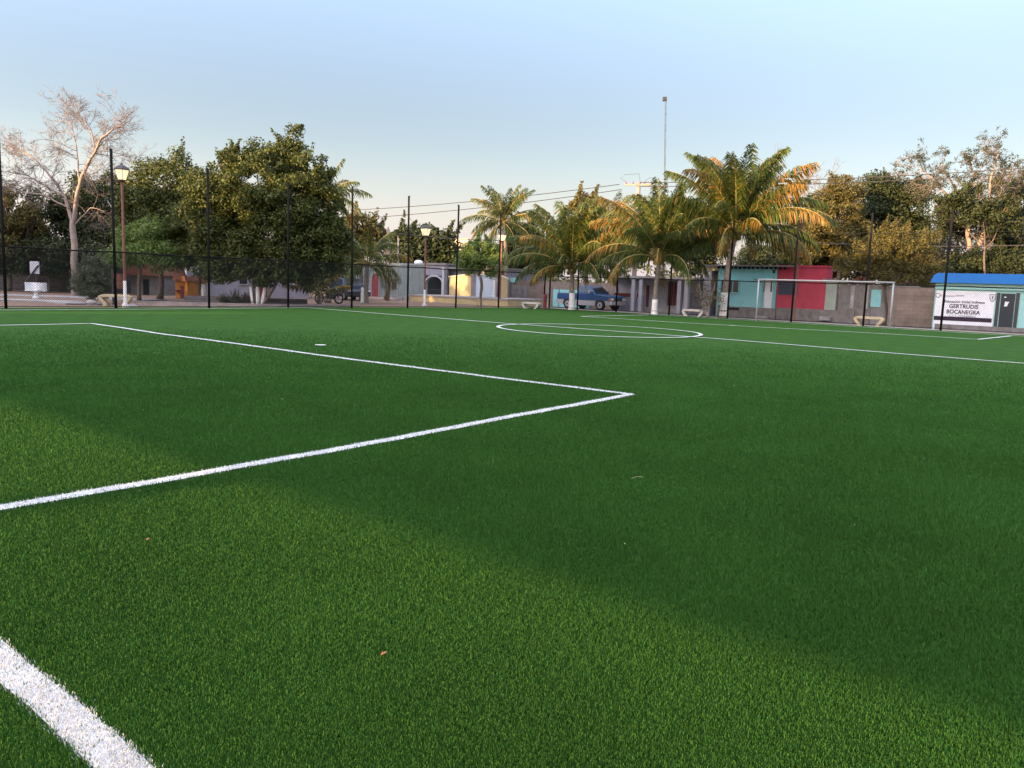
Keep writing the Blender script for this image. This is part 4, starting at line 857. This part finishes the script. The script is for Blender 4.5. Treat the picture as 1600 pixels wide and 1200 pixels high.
b2 = gx(605, 58); U2 = thing('utility_pole', 'plain pale light pole rising beside the drooping palm', 'utility pole', b2, -.25); h2 = at(603, 358, 58)[2]-b2[2]
MB().tube([(0, 0, -.2), (0, 0, h2)], [.18, .12], 12).build('pole', M('bark pale'), U2, smooth=True)
MB().tube([(-.02, 0, h2-.8), (-.5, -.1, h2-.35), (-.95, -.2, h2-.3)], .03, 8).build('lamp_arm', M('dark metal'), U2); box(U2, 'lamp_head', M('white paint'), -1.3, -.9, -.28, -.12, h2-.36, h2-.26, .02)
mb = MB(); ins(mb, 0, h2); mb.build('insulator', M('rust red'), U2)
b3 = gx(621, 62); U3 = thing('utility_pole', 'thin grey pole left of the round dark tree', 'utility pole', b3, 0); MB().tube([(0, 0, -.2), (0, 0, at(621, 372, 62)[2]-b3[2])], .06, 8).build('pole', M('slab'), U3)
MB().lathe([(.09, 0), (.09, .12), (.02, .16)], 8).build('cap', M('dark metal'), U3, loc=(0, 0, at(621, 372, 62)[2]-b3[2]))
def wire(label, a, c, sag):
    a, c = np.array(a), np.array(c); t = np.linspace(0, 1, 24)[:, None]; P = a+(c-a)*t; P[:, 2] -= (4*sag*t*(1-t))[:, 0]
    mb = MB(); mb.tube(P, .026, 4); o = mb.build('power_line', M('dark metal')); tag(o, label, 'power line', 'overhead power lines')
def P1(px, py, Y): return at(px, py, Y)
wire('upper overhead wire left of the transformer pole', P1(968, 288, 58), P1(440, 332, 75), .4)
wire('lower overhead wire left of the transformer pole', P1(972, 296, 58), P1(440, 347, 75), .4)
wire('upper overhead wire right of the transformer pole', P1(1000, 285, 58), P1(1640, 260, 46), .25)
wire('lower overhead wire right of the transformer pole', P1(1002, 291, 58), P1(1640, 268, 46), .25)
wire('lowest overhead wire above the grey blue house', P1(603, 362, 58), P1(870, 374, 62), .3)
wire('lowest overhead wire over the bushes behind the dark fence posts at right', P1(1240, 377, 52), P1(1640, 382, 47), .2)
b = gx(1036, 78); r = thing('antenna_mast', 'very tall thin antenna mast with small box on top', 'mast', b, 0); h = at(1040, 156, 78)[2]-b[2]; tx = at(1040, 156, 78)[0]-b[0]
mb = MB()
for a in range(3):
    c, s_ = .11*math.cos(a*2.094), .11*math.sin(a*2.094); mb.tube([(c, s_, -.1), (tx+c*.5, s_*.5, h)], .016, 4)
n = int(h/.5); q = [(.11*math.cos(i*2.094)*(1-.5*i/n)+tx*i/n, .11*math.sin(i*2.094)*(1-.5*i/n), i*h/n) for i in range(n)]; mb.tube(q, .009, 3); mb.build('lattice', M('dark metal'), r)
box(r, 'antenna_box', M('dark metal'), tx-.28, tx+.02, -.14, .14, h-.12, h+.26, .02); MB().tube([(tx+.08, 0, h-.3), (tx+.08, 0, h+.4)], .03, 6).build('rod', M('dark metal'), r)

# ------------------------------------------------------------------ vehicles
mat('car blue', (.012, .065, .18), .28, spec=.6); mat('car silver', (.42, .42, .43), .35, metal=.3, spec=.5); mat('car navy', (.012, .028, .06), .3, spec=.6)
mat('tyre', (.018, .018, .018), .9); mat('rim', (.42, .42, .43), .35, metal=.6); mat('chrome', (.6, .58, .55), .25, metal=.6); mat('headlight', (.75, .68, .6), .2, spec=.7); mat('bike red', (.32, .02, .03), .35, spec=.5)
mat('orange lens', (.6, .2, .05), .3)
def wheels(root, xs, half, rad):
    for x in xs:
        for s_ in (-1, 1):
            y0, y1 = (s_*half-.19*(s_ > 0), s_*half+.19*(s_ < 0)) if True else 0
            t = MB().wheel(x, rad, min(y0, y1), max(y0, y1), rad, 22).build('wheel', M('tyre'), root, bevel=.03)
            yo = s_*half; MB().wheel(x, rad, min(yo-s_*.03, yo+s_*.012), max(yo-s_*.03, yo+s_*.012), rad*.6, 14).build('rim', M('rim'), t)
            MB().wheel(x, rad, min(yo, yo+s_*.025), max(yo, yo+s_*.025), rad*.2, 8).build('hub', M('dark metal'), t)
def archpts(x, rad, n=9): return [(x+rad*math.cos(a), .33+rad*math.sin(a)) for a in np.linspace(0, math.pi, n)]
def cabin(root, base, top, hw0, hw1, z0, z1, m, glass, sides, name='cab'):
    # tapered glasshouse: base and top are (x rear, x front)
    v = [(base[0], -hw0, z0), (base[1], -hw0, z0), (base[1], hw0, z0), (base[0], hw0, z0), (top[0], -hw1, z1), (top[1], -hw1, z1), (top[1], hw1, z1), (top[0], hw1, z1)]
    mb = MB(); mb.add(v, [(3, 2, 1, 0), (4, 5, 6, 7), (0, 1, 5, 4), (1, 2, 6, 5), (2, 3, 7, 6), (3, 0, 4, 7)]); o = mb.build(name, m, root, bevel=.05)
    V = [np.array(x) for x in v]
    def pane(i, j, k, l, a0, a1, b0, b1, nm):
        f = lambda a, b: (V[i]*(1-a)+V[j]*a)*(1-b)+(V[l]*(1-a)+V[k]*a)*b
        n = np.cross(V[j]-V[i], V[l]-V[i]); n /= np.linalg.norm(n); q = [f(a0, b0), f(a1, b0), f(a1, b1), f(a0, b1)]
        mb = MB(); mb.add([x+n*.012 for x in q]+[x-n*.02 for x in q], [(0, 1, 2, 3), (7, 6, 5, 4), (0, 4, 5, 1), (1, 5, 6, 2), (2, 6, 7, 3), (3, 7, 4, 0)]); mb.build(nm, glass, root)
    for a0, a1 in sides: pane(0, 1, 5, 4, a0, a1, .12, .86, 'side_window'); pane(2, 3, 7, 6, 1-a1, 1-a0, .12, .86, 'side_window')
    pane(1, 2, 6, 5, .08, .92, .1, .9, 'windscreen'); pane(3, 0, 4, 7, .1, .9, .15, .85, 'rear_window')
# pickup: x forward
b = gx(922, 53); t = thing('pickup_truck', 'blue and silver two tone pickup truck parked on the road behind the palms', 'pickup truck', b, -TH-.08)
lower = [(-2.2, .36), (-1.82, .30)]+archpts(-1.28, .42)[::-1]+[(-.86, .28), (1.02, .28)]+archpts(1.45, .42)[::-1]+[(1.87, .32), (2.25, .36), (2.27, .62), (-2.22, .62)]
MB().prism(lower, -.83, .83).build('lower_body', M('car silver'), t, bevel=.02)
upper = [(-2.22, .62), (2.27, .62), (2.24, .84), (2.05, .94), (.95, 1.04), (.9, 1.06), (-.52, 1.06), (-.54, 1.0), (-2.2, 1.0)]
MB().prism(upper, -.85, .85).build('body', M('car blue'), t, bevel=.03)
cabin(t, (-.50, .98), (-.38, .42), .82, .66, 1.05, 1.56, M('car blue'), M('dark glass'), [(.12, .56), (.60, .84)])
box(t, 'bed_rail', M('dark metal'), -2.18, -.56, -.80, -.70, 1.0, 1.04); box(t, 'bed_rail', M('dark metal'), -2.18, -.56, .70, .80, 1.0, 1.04)
box(t, 'front_bumper', M('chrome'), 2.2, 2.36, -.84, .84, .36, .56, .03); box(t, 'rear_bumper', M('chrome'), -2.34, -2.2, -.8, .8, .38, .52, .02); box(t, 'grille', M('dark metal'), 2.2, 2.29, -.42, .42, .64, .80, .01)
for s_ in (-1, 1):
    hl = box(t, 'headlight', M('headlight'), 2.18, 2.285, min(s_*.46, s_*.82), max(s_*.46, s_*.82), .65, .80, .02); box(t, 'indicator', M('orange lens'), 2.1, 2.27, min(s_*.826, s_*.862), max(s_*.826, s_*.862), .66, .78)
    box(t, 'mirror', M('car silver'), .60, .74, min(s_*.84, s_*1.02), max(s_*.84, s_*1.02), 1.10, 1.26, .02); box(t, 'door_handle', M('dark metal'), -.35, -.2, min(s_*.85, s_*.87), max(s_*.85, s_*.87), .9, .94)
    box(t, 'door_seam', M('dark metal'), -.455, -.445, min(s_*.85, s_*.853), max(s_*.85, s_*.853), .66, 1.05); box(t, 'tail_light', M('bike red'), -2.235, -2.2, min(s_*.66, s_*.82), max(s_*.66, s_*.82), .7, .95)
MB().tube([(-.45, -.6, 1.1), (-.45, -.6, 1.7)], .015, 5).build('aerial', M('dark metal'), t)
wheels(t, (-1.28, 1.45), .86, .34)
b = gx(546, 56); t = thing('car', 'dark blue hatchback car parked beside the drooping palm', 'car', b, -TH-.35)
side = [(-1.95, .4), (-1.62, .3)]+archpts(-1.2, .40)[::-1]+[(-.8, .24), (.85, .24)]+archpts(1.25, .40)[::-1]+[(1.68, .3), (2.0, .38), (2.03, .62), (1.9, .80), (1.0, .96), (-1.9, 1.0), (-2.0, .8)]
MB().prism(side, -.83, .83).build('body', M('car navy'), t, bevel=.04)
cabin(t, (-1.88, 1.05), (-1.5, .35), .79, .60, .97, 1.52, M('car navy'), M('dark glass'), [(.08, .28), (.32, .58), (.62, .86)])
for s_ in (-1, 1): box(t, 'headlight', M('headlight'), 1.9, 2.02, min(s_*.45, s_*.8), max(s_*.45, s_*.8), .62, .76, .02); box(t, 'mirror', M('car navy'), .62, .74, min(s_*.82, s_*.98), max(s_*.82, s_*.98), .98, 1.1, .02)
box(t, 'bumper', M('dark metal'), 1.95, 2.08, -.8, .8, .34, .5, .02); wheels(t, (-1.2, 1.25), .84, .32)
b = gx(514, 47); t = thing('motorcycle', 'red and black motorcycle parked between the sunlit yellow palm and the car', 'motorcycle', b, -.2)
def tor(r1, r2): return [(r1+r2*math.cos(a), 0) for a in (0,)]
for x in (-.62, .62):
    mb = MB(); a = np.linspace(0, 2*math.pi, 25); mb.tube(np.c_[x+.26*np.cos(a), 0*a, .30+.26*np.sin(a)], .05, 8, cap=False); wv = mb.build('wheel', M('tyre'), t, smooth=True)
    MB().wheel(x, .30, -.05, .05, .08, 12).build('hub', M('rim'), wv)
    mb = MB()
    for j in range(5): c = j*math.pi/5; mb.tube([(x-.24*math.cos(c), 0, .3-.24*math.sin(c)), (x+.24*math.cos(c), 0, .3+.24*math.sin(c))], .012, 4)
    mb.build('spokes', M('rim'), wv)
mb = MB(); mb.tube([(-.6, 0, .3), (-.1, 0, .42), (.3, 0, .75), (.62, .0, .3)], .03, 8); mb.tube([(.3, 0, .75), (-.45, 0, .68), (-.6, 0, .3)], .025, 6); mb.tube([(.62, 0, .3), (.40, 0, .95)], .03, 8); mb.build('frame', M('dark metal'), t)
MB().prism([(-.05, .70), (.32, .70), (.36, .84), (.2, .9), (-.02, .82)], -.13, .13).build('fuel_tank', M('bike red'), t, bevel=.04)
MB().prism([(-.70, .74), (-.05, .70), (-.05, .80), (-.4, .84), (-.72, .88)], -.12, .12).build('seat', M('tyre'), t, bevel=.03)
MB().prism([(-.18, .28), (.22, .28), (.25, .6), (-.15, .62)], -.12, .12).build('engine', M('dark metal'), t, bevel=.02)
MB().tube([(.38, -.34, .98), (.40, 0, .95), (.38, .34, .98)], .018, 6).build('handlebar', M('dark metal'), t); MB().lathe([(.01, -.06), (.09, -.04), (.10, .04), (.05, .08)], 10).build('headlight', M('headlight'), t, loc=(.48, 0, .86)); box(t, 'mudguard', M('bike red'), .45, .8, -.06, .06, .60, .63); box(t, 'tail_light', M('bike red'), -.78, -.72, -.06, .06, .76, .84)
# red board on the lamp's left
b = gx(187, 35.2); r = thing('litter_bin', 'red litter bin hanging on a dark post behind the cream bench', 'bin', b, .1)
MB().lathe([(.17, .72), (.24, 1.35), (.26, 1.38), (.22, 1.38), (.20, 1.30)], 12).build('bin', M('tile red'), r); MB().tube([(-.3, .1, -.1), (-.3, .1, 1.6)], .05, 8).build('post', M('dark metal'), r); MB().tube([(-.3, .1, 1.3), (0, .1, 1.3)], .03, 6).build('bracket', M('dark metal'), r)
# stones and dry leaves
for i, (px, Y, s_, lb) in enumerate(((143, 34.6, .25, 'pale round stone at the foot of the rounded bush'), (206, 32.4, .22, 'pale flat stone at the foot of the nearest street lamp'))):
    rng = np.random.default_rng(i); bm = MB(); bm.lathe([(.02, -.05), (s_*.9, 0), (s_, s_*.35), (s_*.6, s_*.7), (.02, s_*.8)], 9); v = bm.v[0]; v *= rng.uniform(.85, 1.15, v.shape); o = bm.build('stone', M('slab'), None, loc=gx(px, Y), smooth=False); tag(o, lb, 'stone')
mat('dead leaf', (.28, .12, .06), .8)
mat('straw', (.6, .55, .35), .8)
for i, (px, py, s_, lb) in enumerate(((600, 1023, .015, 'small reddish dry leaf lying on the turf nearest the camera'), (231, 844, .016, 'small brown dry leaf on the turf below the penalty area line'))):
    rr = ray(px, py); p = rr*(-(H-.028)/rr[2]); V = np.array([(-s_, 0, 0), (-.3*s_, -.45*s_, .005), (.5*s_, -.4*s_, .006), (s_, 0, .002), (.4*s_, .5*s_, .004), (-.4*s_, .4*s_, .007)])
    mb = MB(); mb.add(np.r_[V, V+[0, 0, .002]], [(0, 1, 2, 3, 4, 5), (11, 10, 9, 8, 7, 6)]+[(j, (j+1) % 6, (j+1) % 6+6, j+6) for j in range(6)]); o = mb.build('dry_leaf', M('dead leaf'), None, loc=(p[0], p[1], .03), rz=.7+i); tag(o, lb, 'leaf')
rr = ray(995, 747); p = rr*(-(H-.028)/rr[2]); mb = MB(); mb.tube([(-.05, 0, .0), (0, .004, .008), (.05, -.002, .004)], .0012, 5); o = mb.build('straw', M('straw'), None, loc=(p[0], p[1], .03), rz=.5); tag(o, 'short pale straw lying on the turf right of the area corner', 'straw')

# ------------------------------------------------------------------ unseen blocks added behind the near goal, cut to cast shade and sun strips
sb = thing('sun_blockers', 'unseen blocks added behind the near goal to shape shade from the low sun', 'building', W(-3.5, 0, G), -TH)
# local x = -v, y = u
mat('blocker grey', (.45, .42, .38), .9, noise=.2, scale=2)

def caster(name, m, u0, u1, v0, v1, z0, z1): return box(sb, name, m, -v1, -v0, u0+3.5, u1+3.5, z0-G, z1-G)
caster('low_blocker', M('blocker grey'), -3.6, -3.4, -32, 70, G, .60)
caster('band_blocker', M('blocker grey'), -3.45, -3.40, -32, 29.3, .93, 2.5)
caster('band_blocker', M('blocker grey'), -3.45, -3.40, 31.4, 70, .93, 2.5)
for v0, v1, z0, z1 in ((-40, 32.6, 4.75, 12.7), (32.6, 34.2, 6.4, 12.7), (34.2, 35.5, 6.4, 11.4), (35.5, 42, 4.7, 11.4), (42, 44, 4.8, 10.0), (44, 45.3, 4.8, 7.4), (45.3, 46, 4.8, 10.0), (46, 53, 4.7, 11.7),
                       (53, 54.8, 4.8, 6.6), (54.8, 57, 4.8, 10.4), (57, 62.5, 4.7, 13.0), (62.5, 66, 4.8, 10.6), (66, 115, 4.7, 13.0)):
    caster('shade_block', M('blocker grey'), -28, -20, v0, v1-.004, z0, z1)
mb = MB(); n_ = 2200
for k in range(n_): x = -66+k*.044; mb.box(x, x+.007, .055, .08, .60-G, .93-G)
mb.build('sun_thinning_bars', M('blocker grey'), sb)  # added bars that thin the sun reaching the turf strip
for k in range(18): caster('blocker_leg', M('blocker grey'), -24.3, -24.0, -38+k*6, -37.7+k*6, G, 4.7)

# litter caught in the pile
rng = np.random.default_rng(99); n = 45; d = rng.uniform(3.5, 20, n); a = rng.uniform(-.62, .62, n); p = np.stack([d*np.sin(a), d*np.cos(a), np.full(n, .026)], 1)
V = leaf_cloud(rng, p, np.full(n, .004), 1, .017, .35, .3); V = V[np.arange(0, len(V), 3)]; V[:, :, 2] = np.clip(V[:, :, 2], .022, .04)
o = quads('turf_litter', V, M('straw'), None); tag(o, 'tiny pale bits of straw and lint caught in the turf', 'litter', kind='stuff')
